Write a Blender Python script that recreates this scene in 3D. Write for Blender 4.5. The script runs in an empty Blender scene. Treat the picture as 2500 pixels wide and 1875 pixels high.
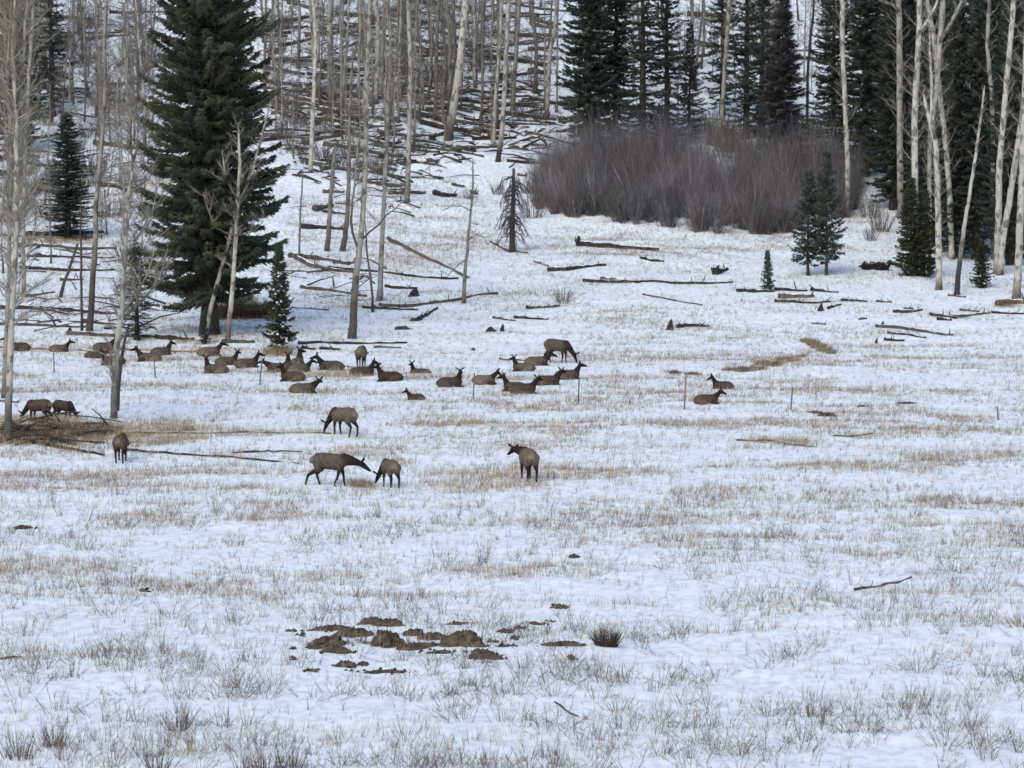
import bpy, math, random
import numpy as np

# ------------------------------------------------------------------ camera, sky, sun, exposure
sc = bpy.context.scene
COL = sc.collection
W, H_ = 2212.0, 1659.0            # picture units used for reading the photograph
FPX, CX, CY, VH = 7963.0, 1106.0, 829.5, 180.0
CAM_Z = 17.0
PITCH = math.atan((CY - VH) / FPX)
cam = bpy.data.cameras.new("camera")
cam.sensor_width = 36.0
cam.lens = FPX / W * 36.0
cam.clip_start = 1.0
cam.clip_end = 4000.0
camo = bpy.data.objects.new("camera", cam)
COL.objects.link(camo)
camo.location = (0, 0, CAM_Z)
camo.rotation_euler = (math.pi / 2 - PITCH, 0, 0)
sc.camera = camo

SUN_EL, SUN_ROT = math.radians(42), math.radians(205)
world = bpy.data.worlds.new("World")
sc.world = world
world.use_nodes = True
wn = world.node_tree
bg = wn.nodes["Background"]
sky = wn.nodes.new("ShaderNodeTexSky")
sky.sky_type = 'NISHITA'
sky.sun_disc = False
sky.sun_elevation = SUN_EL
sky.sun_rotation = SUN_ROT
sky.air_density = 1.0
sky.dust_density = 1.0
sky.ozone_density = 0.25
bg.inputs["Strength"].default_value = 0.15
wn.links.new(sky.outputs[0], bg.inputs["Color"])
sun = bpy.data.lights.new("sun", 'SUN')
sun.energy = 1.2
sun.angle = math.radians(45)
sun.color = (1.0, 0.94, 0.82)
suno = bpy.data.objects.new("sun", sun)
COL.objects.link(suno)
# direction towards the sun: rotation measured from +y towards +x
sd = np.array([math.sin(SUN_ROT) * math.cos(SUN_EL), math.cos(SUN_ROT) * math.cos(SUN_EL), math.sin(SUN_EL)])
suno.rotation_euler = (math.pi / 2 - SUN_EL, 0, math.pi - SUN_ROT)
sc.cycles.filter_width = 1.6
sc.view_settings.view_transform = 'Standard'
sc.view_settings.look = 'None'
sc.view_settings.gamma = 1.0
sc.view_settings.exposure = 0.47

RNG = np.random.default_rng(7)
random.seed(7)

# ------------------------------------------------------------------ noise and terrain
def _hash(ix, iy, seed):
    h = (ix.astype(np.int64) * 374761393 + iy.astype(np.int64) * 668265263 + seed * 974634777) & 0xFFFFFFFF
    h = ((h ^ (h >> 13)) * 1274126177) & 0xFFFFFFFF
    h = (h ^ (h >> 16)) & 0xFFFF
    return h / 65535.0

def vnoise(x, y, seed=0):
    x = np.asarray(x, float); y = np.asarray(y, float)
    ix = np.floor(x); iy = np.floor(y)
    fx = x - ix; fy = y - iy
    fx = fx * fx * (3 - 2 * fx); fy = fy * fy * (3 - 2 * fy)
    a = _hash(ix, iy, seed); b = _hash(ix + 1, iy, seed)
    c = _hash(ix, iy + 1, seed); d = _hash(ix + 1, iy + 1, seed)
    return (a * (1 - fx) + b * fx) * (1 - fy) + (c * (1 - fx) + d * fx) * fy

def fbm(x, y, seed=0, octv=3):
    s = 0; amp = 0.5; tot = 0
    for o in range(octv):
        s = s + amp * vnoise(x * 2 ** o + 17.3 * o, y * 2 ** o - 9.1 * o, seed + o)
        tot += amp; amp *= 0.5
    return s / tot

_pd = np.array([-400, 0, 235, 262, 285, 305, 322, 342, 368, 392, 425, 470, 700, 1100, 1500.])
_pz = np.array([0, 0, 0, 1.54, 3.4, 5.5, 8.1, 11.85, 18.4, 25.9, 37.3, 53.5, 140, 260, 300.])
_tab_y = np.arange(-400, 1500, 1.0)
_tab_z = np.interp(_tab_y, _pd, _pz)
_k = np.ones(13) / 13
_tab_z = np.convolve(np.pad(_tab_z, 6, mode='edge'), _k, mode='valid')

def HT(x, y):
    x = np.asarray(x, float); y = np.asarray(y, float)
    z = np.interp(y, _tab_y, _tab_z)
    hill = np.clip((y - 240) / 60, 0, 1)
    z = z + (fbm(x / 22, y / 22, 3, 2) - 0.5) * (0.35 + 1.3 * hill)
    z = z + (fbm(x / 5, y / 5, 11, 2) - 0.5) * (0.22 + 0.5 * hill)
    z = z + (fbm((x * .8 + y * .6) / 1.7, (y * .8 - x * .6) / 1.7, 21, 3) - 0.5) * 0.22
    z = z - 0.10 * np.clip(1 - np.abs(fbm(x / 14, y / 9, 31, 2) - .5) / .018, 0, 1)
    return z

_TS = np.concatenate([np.arange(60, 330, 0.2), np.arange(330, 560, 0.3)])
def ray(u, v):
    a = (u - CX) / FPX; b = -(v - CY) / FPX
    cp, sp = math.cos(PITCH), math.sin(PITCH)
    return np.array([a, cp + b * sp, -sp + b * cp])

def hit(u, v):
    d = ray(u, v)
    px = d[0] * _TS; py = d[1] * _TS; pz = CAM_Z + d[2] * _TS
    below = pz < HT(px, py)
    i = int(np.argmax(below)) if below.any() else len(_TS) - 1
    x, y = float(px[i]), float(py[i])
    return np.array([x, y, float(HT(x, y))])

def at_y(u, v, y):
    d = ray(u, v); t = y / d[1]
    return np.array([d[0] * t, y, CAM_Z + d[2] * t])

def ppm(y):                       # picture units per metre at distance y
    return FPX / y

# ------------------------------------------------------------------ mesh building
class MB:
    def __init__(s):
        s.V = []; s.C = []; s.T = []; s.Q = []; s.n = 0
    def add(s, V, T=None, Q=None, col=(1, 1, 1)):
        V = np.asarray(V, np.float32).reshape(-1, 3)
        c = np.asarray(col, np.float32)
        if c.ndim == 1:
            c = np.tile(c, (len(V), 1))
        if T is not None and len(T): s.T.append(np.asarray(T, np.int32).reshape(-1, 3) + s.n)
        if Q is not None and len(Q): s.Q.append(np.asarray(Q, np.int32).reshape(-1, 4) + s.n)
        s.V.append(V); s.C.append(c); s.n += len(V)
    def tube(s, P, R, sides=8, col=(1, 1, 1), cap=True, jit=0.0, squash=None):
        P = np.asarray(P, float); R = np.asarray(R, float); n = len(P)
        tan = np.gradient(P, axis=0)
        tan /= np.linalg.norm(tan, axis=1)[:, None] + 1e-9
        ref = np.array([0, 0, 1.0]) if abs(tan[:, 2]).mean() < 0.7 else np.array([0.0, 1.0, 0])
        A = np.cross(tan, ref); A /= np.linalg.norm(A, axis=1)[:, None] + 1e-9
        B = np.cross(A, tan)
        th = np.linspace(0, 2 * np.pi, sides, endpoint=False)
        rr = np.tile(R[:, None], (1, sides))
        if jit: rr = rr * (1 + jit * (RNG.random((n, sides)) - 0.5))
        qa, qb = (1, 1) if squash is None else squash
        V = P[:, None, :] + rr[..., None] * (np.cos(th)[None, :, None] * A[:, None, :] * qa + np.sin(th)[None, :, None] * B[:, None, :] * qb)
        i = np.arange(n - 1)[:, None] * sides; j = np.arange(sides)[None, :]; k = (j + 1) % sides
        Q = np.stack([i + j, i + k, i + sides + k, i + sides + j], -1).reshape(-1, 4)
        V = V.reshape(-1, 3); T = None
        c = np.asarray(col, np.float32)
        if c.ndim == 2: c = np.repeat(c, sides, axis=0)
        if cap:
            V = np.vstack([V, P[0:1], P[-1:]])
            a, b = n * sides, n * sides + 1
            jj = np.arange(sides); kk = (jj + 1) % sides
            T = np.vstack([np.stack([np.full(sides, a), kk, jj], -1),
                           np.stack([np.full(sides, b), (n - 1) * sides + jj, (n - 1) * sides + kk], -1)])
            if c.ndim == 2: c = np.vstack([c, c[0:1], c[-1:]])
        s.add(V, T, Q, c)
    def spikes(s, P, D, R, col):
        """three-sided tapering spikes: base P, vector D, base radius R"""
        P = np.asarray(P, float); D = np.asarray(D, float); n = len(P)
        if n == 0: return
        R = np.broadcast_to(np.asarray(R, float), (n,))
        L = np.linalg.norm(D, axis=1)[:, None] + 1e-9
        t = D / L
        ref = np.where(np.abs(t[:, 2:3]) < 0.8, np.array([[0, 0, 1.0]]), np.array([[1.0, 0, 0]]))
        A = np.cross(t, ref); A /= np.linalg.norm(A, axis=1)[:, None] + 1e-9
        B = np.cross(t, A)
        V = np.zeros((n, 4, 3))
        for k in range(3):
            th = 2 * np.pi * k / 3
            V[:, k] = P + R[:, None] * (math.cos(th) * A + math.sin(th) * B)
        V[:, 3] = P + D
        b = np.arange(n)[:, None] * 4
        T = np.stack([b + [0, 1, 3], b + [1, 2, 3], b + [2, 0, 3]], 1).reshape(-1, 3)
        c = np.asarray(col, np.float32)
        if c.ndim == 2: c = np.repeat(c, 4, axis=0)
        s.add(V.reshape(-1, 3), T, None, c)
    def blades(s, P, D, Wd, az, col):
        """single leaf blades: base P, vector D, width Wd, turned by az"""
        n = len(P)
        side = np.stack([np.cos(az), np.sin(az), np.zeros(n)], -1) * (Wd * 0.5)[:, None]
        V = np.stack([P - side, P + side, P + D], 1)
        T = np.arange(3 * n).reshape(-1, 3)
        s.add(V.reshape(-1, 3), T, None, np.repeat(col, 3, axis=0))
    def mesh(s, name, mat, smooth=True):
        V = np.vstack(s.V).astype(np.float32)
        T = np.vstack(s.T) if s.T else np.zeros((0, 3), np.int32)
        Q = np.vstack(s.Q) if s.Q else np.zeros((0, 4), np.int32)
        me = bpy.data.meshes.new(name)
        me.vertices.add(len(V)); me.vertices.foreach_set("co", V.ravel())
        nl = T.size + Q.size
        me.loops.add(nl)
        me.loops.foreach_set("vertex_index", np.concatenate([T.ravel(), Q.ravel()]).astype(np.int32))
        me.polygons.add(len(T) + len(Q))
        st = np.concatenate([np.arange(len(T)) * 3, T.size + np.arange(len(Q)) * 4]).astype(np.int32)
        me.polygons.foreach_set("loop_start", st)
        if smooth:
            me.polygons.foreach_set("use_smooth", np.ones(len(T) + len(Q), bool))
        C = np.vstack(s.C)
        at = me.color_attributes.new("col", 'FLOAT_COLOR', 'POINT')
        at.data.foreach_set("color", np.hstack([C, np.ones((len(C), 1), np.float32)]).astype(np.float32).ravel())
        me.update(calc_edges=True)
        me.materials.append(mat)
        return me
    def obj(s, name, mat, parent=None, smooth=True):
        o = bpy.data.objects.new(name, s.mesh(name, mat, smooth))
        COL.objects.link(o)
        if parent is not None: o.parent = parent
        return o

def tag(o, label, cat, group=None, kind=None):
    o["label"] = label; o["category"] = cat
    if group: o["group"] = group
    if kind: o["kind"] = kind
    return o

def empty(name, loc):
    o = bpy.data.objects.new(name, None)
    o.empty_display_size = 0.3
    o.location = [float(c) for c in loc]
    COL.objects.link(o)
    return o

def put(o, parent):
    COL.objects.link(o); o.parent = parent
    return o

# ------------------------------------------------------------------ materials
def mat_attr(name, scale=(3, 3, 3), amt=0.5, rough=0.85, scars=0.0, snow=0.0, spec=0.25, bump=0.0):
    m = bpy.data.materials.new(name); m.use_nodes = True
    nt = m.node_tree; N = nt.nodes; L = nt.links
    b = N["Principled BSDF"]
    b.inputs["Roughness"].default_value = rough
    b.inputs["Specular IOR Level"].default_value = spec
    a = N.new("ShaderNodeAttribute"); a.attribute_name = "col"
    tc = N.new("ShaderNodeTexCoord"); mp = N.new("ShaderNodeMapping")
    mp.inputs["Scale"].default_value = scale
    L.new(tc.outputs["Object"], mp.inputs["Vector"])
    nz = N.new("ShaderNodeTexNoise"); nz.inputs["Scale"].default_value = 1.0
    nz.inputs["Detail"].default_value = 5.0
    L.new(mp.outputs[0], nz.inputs["Vector"])
    mr = N.new("ShaderNodeMapRange")
    mr.inputs["From Min"].default_value = 0.3; mr.inputs["From Max"].default_value = 0.7
    mr.inputs["To Min"].default_value = 1 - amt; mr.inputs["To Max"].default_value = 1 + amt * 0.6
    L.new(nz.outputs["Fac"], mr.inputs["Value"])
    mx = N.new("ShaderNodeVectorMath"); mx.operation = 'SCALE'
    L.new(a.outputs["Color"], mx.inputs[0]); L.new(mr.outputs[0], mx.inputs["Scale"])
    out = mx.outputs[0]
    if scars:
        mp2 = N.new("ShaderNodeMapping"); mp2.inputs["Scale"].default_value = (2.6, 2.6, 1.5)
        L.new(tc.outputs["Object"], mp2.inputs["Vector"])
        vo = N.new("ShaderNodeTexNoise"); vo.inputs["Scale"].default_value = 1.0; vo.inputs["Detail"].default_value = 3
        L.new(mp2.outputs[0], vo.inputs["Vector"])
        r2 = N.new("ShaderNodeMapRange"); r2.inputs["From Min"].default_value = 0.53; r2.inputs["From Max"].default_value = 0.59
        r2.inputs["To Min"].default_value = 0; r2.inputs["To Max"].default_value = scars
        L.new(vo.outputs["Fac"], r2.inputs["Value"])
        mm = N.new("ShaderNodeMix"); mm.data_type = 'RGBA'
        L.new(r2.outputs[0], mm.inputs["Factor"]); L.new(out, mm.inputs["A"])
        mm.inputs["B"].default_value = (0.05, 0.045, 0.04, 1)
        out = mm.outputs["Result"]
    if snow:
        g = N.new("ShaderNodeNewGeometry"); sx = N.new("ShaderNodeSeparateXYZ")
        L.new(g.outputs["Normal"], sx.inputs[0])
        n3 = N.new("ShaderNodeTexNoise"); n3.inputs["Scale"].default_value = 1.3; n3.inputs["Detail"].default_value = 3
        L.new(tc.outputs["Object"], n3.inputs["Vector"])
        ad = N.new("ShaderNodeMath"); ad.operation = 'MULTIPLY_ADD'; ad.inputs[1].default_value = 0.9
        L.new(n3.outputs["Fac"], ad.inputs[0]); L.new(sx.outputs["Z"], ad.inputs[2])
        r3 = N.new("ShaderNodeMapRange"); r3.inputs["From Min"].default_value = 1.42 - 0.35 * snow; r3.inputs["From Max"].default_value = 1.5 - 0.35 * snow
        L.new(ad.outputs[0], r3.inputs["Value"])
        m3 = N.new("ShaderNodeMix"); m3.data_type = 'RGBA'
        L.new(r3.outputs[0], m3.inputs["Factor"]); L.new(out, m3.inputs["A"])
        m3.inputs["B"].default_value = (0.84, 0.86, 0.88, 1)
        out = m3.outputs["Result"]
    L.new(out, b.inputs["Base Color"])
    if bump:
        bp = N.new("ShaderNodeBump"); bp.inputs["Strength"].default_value = bump; bp.inputs["Distance"].default_value = 0.05
        L.new(nz.outputs["Fac"], bp.inputs["Height"]); L.new(bp.outputs[0], b.inputs["Normal"])
    return m

M_ASPEN = mat_attr("aspen_bark", (5, 5, 2.0), 0.3, 0.85, scars=0.7, bump=0.4)
M_TWIG = mat_attr("twig_bark", (2, 2, 2), 0.35, 0.9)
M_BARK = mat_attr("dark_bark", (8, 8, 2), 0.5, 0.95, bump=0.6)
M_LOG = mat_attr("weathered_log", (4, 4, 4), 0.5, 0.95, snow=0.35, bump=0.5)
M_LOGBARE = mat_attr("bare_log", (4, 4, 4), 0.5, 0.95, snow=0.0, bump=0.5)
M_NEEDLE = mat_attr("needles", (0.9, 0.9, 0.9), 0.45, 0.8, spec=0.2)
M_FUR = mat_attr("elk_fur", (9, 9, 9), 0.34, 1.0, spec=0.0, bump=0.4)
M_SOIL = mat_attr("mound_soil", (6, 6, 6), 0.55, 1.0, spec=0.1, bump=0.8)
M_GRASS = mat_attr("dry_grass", (0.6, 0.6, 0.6), 0.25, 0.9, spec=0.15)
M_POST = mat_attr("post_metal", (3, 3, 10), 0.3, 0.6, spec=0.4)
M_SNOW = mat_attr("loose_snow", (3, 3, 3), 0.05, 0.7, spec=0.2)

# ------------------------------------------------------------------ bare patches of the meadow (cx, cy, rx, ry, strength)
PATCH_PX = [(110, 938, 190, 26, 1.0), (340, 938, 130, 22, .7), (60, 915, 110, 18, .7), (500, 937, 220, 8, .55),
            (40, 757, 70, 8, .6), (180, 762, 110, 9, .55), (350, 758, 100, 9, .6), (500, 757, 90, 8, .5), (598, 765, 38, 9, .8),
            (1590, 800, 32, 4, 1.1), (1625, 796, 34, 5, 1.2), (1662, 788, 34, 6, 1.2), (1700, 777, 30, 4, 1.1), (1728, 770, 22, 3, 1.0), (1745, 736, 22, 5, .9), (1765, 747, 26, 6, 1.0), (1785, 758, 24, 4, .9), (1690, 955, 85, 7, .75), (1870, 942, 60, 4, .4),
            (1180, 1022, 260, 13, .55), (1050, 1045, 140, 20, .5), (960, 912, 90, 14, .4), (1220, 937, 50, 9, .5), (800, 972, 80, 12, .4),
            (2010, 1287, 130, 14, .4), (1250, 1243, 50, 8, .45), (1980, 1130, 70, 14, .4), (1430, 1130, 60, 12, .4), (512, 668, 60, 24, 1.0),
            (290, 1125, 90, 16, .35), (1850, 1010, 180, 12, .3), (2050, 985, 160, 10, .3), (700, 335, 75, 50, .4), (630, 290, 50, 50, .4),
            (820, 360, 90, 40, .5), (1230, 640, 40, 10, .5), (1050, 655, 90, 12, .4), (900, 560, 90, 40, .3), (130, 510, 110, 14, .8),
            (800, 655, 120, 12, .45), (700, 570, 80, 14, .5), (1450, 805, 20, 4, .8), (2180, 660, 40, 6, .7), (160, 480, 150, 20, .3),
            (1900, 596, 200, 8, .25), (720, 640, 90, 14, .35), (1300, 770, 170, 16, .25), (1600, 735, 90, 14, .2), (780, 1050, 40, 7, .6),
            (240, 420, 120, 60, .45), (60, 440, 80, 60, .35), (850, 1000, 50, 8, .3), (1100, 240, 100, 60, .3), (880, 180, 200, 90, .3),
            (1620, 540, 200, 10, .2), (420, 740, 60, 7, .7), (760, 480, 130, 60, .25), (1000, 480, 130, 70, .25), (900, 420, 150, 40, .3), (1400, 560, 200, 30, .15), (100, 640, 150, 40, .15), (1180, 620, 120, 30, .2), (800, 1388, 150, 7, .9), (900, 1393, 110, 6, .9), (700, 1392, 60, 7, .8)]
PATCHES = []
for (cx, cy, rx, ry, st) in PATCH_PX:
    c = hit(cx, cy); b = hit(cx, cy + ry); t = hit(cx, cy - ry)
    PATCHES.append((c[0], c[1], rx / ppm(c[1]), max(0.5, (t[1] - b[1]) / 2), st))

def bareness(x, y):
    b = np.zeros_like(x)
    for (cx, cy, rx, ry, st) in PATCHES:
        d = ((x - cx) / rx) ** 2 + ((y - cy) / ry) ** 2
        b = np.maximum(b, st * np.clip(1.5 - d, 0, 1))
    return b

# ------------------------------------------------------------------ ground
def build_ground():
    xs = np.concatenate([-np.geomspace(1200, 62, 22), np.arange(-60, 60.01, 0.42), np.geomspace(62, 1200, 22)])
    ys = np.concatenate([np.linspace(-300, 70, 30), np.arange(74, 262, 0.36), np.arange(262, 420, 0.7), np.geomspace(424, 1480, 45)])
    X, Y = np.meshgrid(xs, ys)
    Z = HT(X, Y)
    nx, ny = len(xs), len(ys)
    V = np.stack([X, Y, Z], -1).reshape(-1, 3)
    i = np.arange(ny - 1)[:, None] * nx; j = np.arange(nx - 1)[None, :]
    Q = np.stack([i + j, i + j + 1, i + nx + j + 1, i + nx + j], -1).reshape(-1, 4)
    bn = bareness(X.ravel(), Y.ravel())
    bn = np.where(bn > .6, bn, bn * .45)
    br = fbm(X.ravel() / 9, Y.ravel() / 9, 41, 3)
    hill = np.clip((Y.ravel() - 300) / 60, 0, 1)
    g = np.stack([bn, br, hill], -1)
    mb = MB(); mb.add(V, None, Q, g)
    m = bpy.data.materials.new("snow_meadow"); m.use_nodes = True
    nt = m.node_tree; N = nt.nodes; L = nt.links
    b = N["Principled BSDF"]; b.inputs["Roughness"].default_value = 0.75; b.inputs["Specular IOR Level"].default_value = 0.15
    a = N.new("ShaderNodeAttribute"); a.attribute_name = "col"
    sx = N.new("ShaderNodeSeparateColor"); L.new(a.outputs["Color"], sx.inputs[0])
    tc = N.new("ShaderNodeTexCoord")
    mp = N.new("ShaderNodeMapping"); mp.inputs["Scale"].default_value = (0.9, 0.45, 0.9); L.new(tc.outputs["Object"], mp.inputs[0])
    n1 = N.new("ShaderNodeTexNoise"); n1.inputs["Scale"].default_value = 1.0; n1.inputs["Detail"].default_value = 7; n1.inputs["Roughness"].default_value = 0.68
    L.new(mp.outputs[0], n1.inputs["Vector"])
    # bare = noise + attribute
    ad = N.new("ShaderNodeMath"); ad.operation = 'MULTIPLY_ADD'; ad.inputs[1].default_value = 0.33
    L.new(sx.outputs["Red"], ad.inputs[0]); L.new(n1.outputs["Fac"], ad.inputs[2])
    ad2 = N.new("ShaderNodeMath"); ad2.operation = 'MULTIPLY_ADD'; ad2.inputs[1].default_value = 0.15
    L.new(sx.outputs["Blue"], ad2.inputs[0]); L.new(ad.outputs[0], ad2.inputs[2])
    mr = N.new("ShaderNodeMapRange"); mr.inputs["From Min"].default_value = 0.685; mr.inputs["From Max"].default_value = 0.80
    L.new(ad2.outputs[0], mr.inputs["Value"])
    n2 = N.new("ShaderNodeTexNoise"); n2.inputs["Scale"].default_value = 2.7; n2.inputs["Detail"].default_value = 6
    L.new(tc.outputs["Object"], n2.inputs["Vector"])
    cr = N.new("ShaderNodeValToRGB")
    e = cr.color_ramp.elements
    e[0].position = 0.33; e[0].color = (0.055, 0.045, 0.035, 1)
    e[1].position = 0.70; e[1].color = (0.27, 0.215, 0.145, 1)
    k = cr.color_ramp.elements.new(0.5); k.color = (0.125, 0.10, 0.072, 1)
    L.new(n2.outputs["Fac"], cr.inputs[0])
    # snow: slightly crusty, greyer where blades and dust show through
    n4 = N.new("ShaderNodeTexNoise"); n4.inputs["Scale"].default_value = 3.5; n4.inputs["Detail"].default_value = 6
    L.new(mp.outputs[0], n4.inputs["Vector"])
    cs = N.new("ShaderNodeValToRGB")
    e = cs.color_ramp.elements
    e[0].position = 0.30; e[0].color = (0.66, 0.66, 0.68, 1)
    e[1].position = 0.58; e[1].color = (0.85, 0.88, 0.89, 1)
    L.new(n4.outputs["Fac"], cs.inputs[0])
    mx = N.new("ShaderNodeMix"); mx.data_type = 'RGBA'
    L.new(mr.outputs[0], mx.inputs["Factor"]); L.new(cs.outputs[0], mx.inputs["A"]); L.new(cr.outputs[0], mx.inputs["B"])
    L.new(mx.outputs["Result"], b.inputs["Base Color"])
    bp = N.new("ShaderNodeBump"); bp.inputs["Strength"].default_value = 0.35; bp.inputs["Distance"].default_value = 0.1
    L.new(n4.outputs["Fac"], bp.inputs["Height"]); L.new(bp.outputs[0], b.inputs["Normal"])
    o = mb.obj("ground", m)
    o["kind"] = "structure"; o["label"] = "snow covered meadow rising into a wooded hillside"; o["category"] = "ground"
build_ground()

# ------------------------------------------------------------------ elk
TAN = np.array([.132, .102, .076]); RED = np.array([.088, .062, .048]); DK = np.array([.026, .019, .016]); GREY = np.array([.104, .085, .067])
RUMP = np.array([.22, .175, .125]); LEG = np.array([.028, .021, .018]); BELLY = np.array([.045, .034, .028])
ELK = []
def rot2(p, a):
    c, s = math.cos(a), math.sin(a)
    return np.array([p[0] * c - p[1] * s, p[0] * s + p[1] * c, p[2]])

def elk_chains(pose, neck_yaw=0, neck_up=60, head_yaw=0, head_dn=15, coat=TAN, gait=0, ear=1.0, curl=0):
    """list of (points, radii, colour, squash) ; +x is forward, z up, feet or belly at z=0"""
    ch = []
    flank = coat; neck = DK * .85 + coat * 0.04
    if pose == 'lie':
        tz = .36
        ch.append(([(-.78, 0, .28), (-.62, 0, .36), (-.3, 0, .40), (.1, 0, .385), (.42, 0, .40), (.60, 0, .40)], [.14, .26, .32, .315, .325, .22], flank, (1.05, 1)))
        ch.append(([(-.6, 0, .12), (.5, 0, .12)], [.2, .2], BELLY, (1.35, 1)))
        ch.append(([(-.5, 0, .58), (.1, 0, .57), (.45, 0, .6)], [.11, .10, .12], flank * .7, None))
        ch.append(([(-.83, 0, .34), (-.74, 0, .36)], [.10, .19], RUMP * .75, None))
        for sgn in (1, -1):
            ch.append(([(-.50, .2 * sgn, .30), (-.28, .32 * sgn, .24), (-.02, .38 * sgn, .15)], [.25, .20, .10], flank * 1.4, None))
            ch.append(([(-.02, .38 * sgn, .13), (-.42, .44 * sgn, .08), (-.08, .46 * sgn, .05)], [.08, .05, .04], LEG, None))
            ch.append(([(.42, .2 * sgn, .30), (.62, .24 * sgn, .17), (.78, .22 * sgn, .09)], [.17, .11, .07], BELLY, None))
            ch.append(([(.78, .22 * sgn, .08), (.42, .28 * sgn, .06)], [.06, .04], LEG, None))
        nb = np.array([.50, 0, .47])
    else:
        ch.append(([(-.80, 0, 1.14), (-.66, 0, 1.13), (-.4, 0, 1.11), (0, 0, 1.06), (.36, 0, 1.04), (.60, 0, 1.08)], [.14, .28, .325, .335, .33, .22], flank, (.86, 1)))
        ch.append(([(-.86, 0, 1.10), (-.78, 0, 1.08), (-.78, 0, .95)], [.10, .20, .16], RUMP, (.9, 1)))
        ch.append(([(-.25, 0, .86), (.3, 0, .82)], [.14, .16], BELLY, None))
        if gait == 1:      # walking
            F = [(.10, .62), (-.02, .02)], [(.02, .5), (-.28, .04)]
            off = {(1, 'f'): .12, (-1, 'f'): -.26, (1, 'h'): .12, (-1, 'h'): -.42}
        else:
            off = {(1, 'f'): .03, (-1, 'f'): -.06, (1, 'h'): .06, (-1, 'h'): -.10}
        for sgn in (1, -1):
            o = off[(sgn, 'f')]
            ch.append(([(.42, .13 * sgn, 1.0), (.40 + .15 * o, .17 * sgn, .76)], [.20, .115], flank * .8, None))
            ch.append(([(.40 + .15 * o, .17 * sgn, .76), (.43 + .55 * o, .17 * sgn, .42), (.41 + o, .17 * sgn, .12), (.44 + o, .17 * sgn, .02)], [.10, .058, .042, .05], LEG, None))
            o = off[(sgn, 'h')]
            ch.append(([(-.56, .13 * sgn, 1.02), (-.46 + .2 * o, .19 * sgn, .74)], [.25, .15], flank * .95, None))
            ch.append(([(-.46 + .2 * o, .19 * sgn, .74), (-.72 + .6 * o, .18 * sgn, .48), (-.66 + o, .18 * sgn, .12), (-.62 + o, .18 * sgn, .02)], [.125, .066, .044, .052], LEG, None))
        nb = np.array([.52, 0, 1.14])
    ny = math.radians(neck_yaw); nu = math.radians(neck_up)
    nl = (.84 if neck_up < -30 else .76) if pose != 'lie' else .62
    nd = np.array([math.cos(nu) * math.cos(ny), math.cos(nu) * math.sin(ny), math.sin(nu)])
    mid = nb + nd * nl * .5 + np.array([.03, 0, .02]); end = nb + nd * nl + np.array([.02, 0, 0])
    ch.append(([nb, nb * .6 + mid * .4, mid], [.28, .25, .195], neck * 1.25, (.85, 1)))
    ch.append(([mid, mid * .5 + end * .5, end], [.185, .15, .122], neck, (.9, 1)))
    hy = ny + math.radians(head_yaw); hd = -math.radians(head_dn)
    f = np.array([math.cos(hd) * math.cos(hy), math.cos(hd) * math.sin(hy), math.sin(hd)])
    side = np.array([-math.sin(hy), math.cos(hy), 0]); up = np.cross(f, side)
    up = up if up[2] > -.2 else -up
    ch.append(([end - f * .03, end + f * .12, end + f * .28, end + f * .44], [.126, .118, .088, .062], neck * .9, (.85, 1)))
    ch.append(([end + f * .43, end + f * .49], [.05, .04], np.array([.02, .016, .014]), None))
    for sgn in (1, -1):
        e0 = end + up * .09 + side * .075 * sgn - f * .02
        ev = (side * sgn * .75 * ear + up * .75 - f * .25); ev /= np.linalg.norm(ev)
        ch.append(([e0, e0 + ev * .13, e0 + ev * .28], [.035, .06, .02], DK * 1.3, (.5, 1) if False else None))
    return ch

def raw_elk(ch):
    mb = MB()
    for pts, rad, col, sq in ch:
        P = [np.array(p, float) for p in pts]; R = list(rad)
        # rounded ends
        d0 = P[0] - P[1]; d0 /= np.linalg.norm(d0) + 1e-9
        d1 = P[-1] - P[-2]; d1 /= np.linalg.norm(d1) + 1e-9
        P = [P[0] + d0 * R[0] * .8, P[0] + d0 * R[0] * .5] + P + [P[-1] + d1 * R[-1] * .5, P[-1] + d1 * R[-1] * .8]
        R = [R[0] * .35, R[0] * .8] + R + [R[-1] * .8, R[-1] * .35]
        mb.tube(P, R, 12, squash=sq)
    return mb

def seg_dist(V, a, b, ra, rb):
    ab = b - a; t = np.clip(((V - a) @ ab) / (ab @ ab + 1e-9), 0, 1)
    d = np.linalg.norm(V - (a + t[:, None] * ab), axis=1)
    return d - (ra + (rb - ra) * t)

def make_elk(u, v, yaw, pose, label, scale=1.0, sink=0.0, **kw):
    p = hit(u, v)
    if pose == 'lie': kw['coat'] = kw['coat'] * .84
    ch = elk_chains(pose, **kw)
    o = raw_elk(ch).obj("elk", M_FUR)
    md = o.modifiers.new("remesh", 'REMESH'); md.mode = 'VOXEL'; md.voxel_size = 0.026; md.use_smooth_shade = True
    sm = o.modifiers.new("smooth", 'SMOOTH'); sm.factor = 0.5; sm.iterations = 3
    o.location = (p[0], p[1], p[2] - sink - (0.08 if pose == 'lie' else 0.02))
    o.rotation_euler = (0, 0, math.radians(yaw))
    o.scale = (scale * (.89 if pose == 'lie' else 1),) * 3
    tag(o, label, "elk", "elk herd resting and grazing in the meadow")
    ELK.append((o, ch))

E = make_elk
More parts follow.
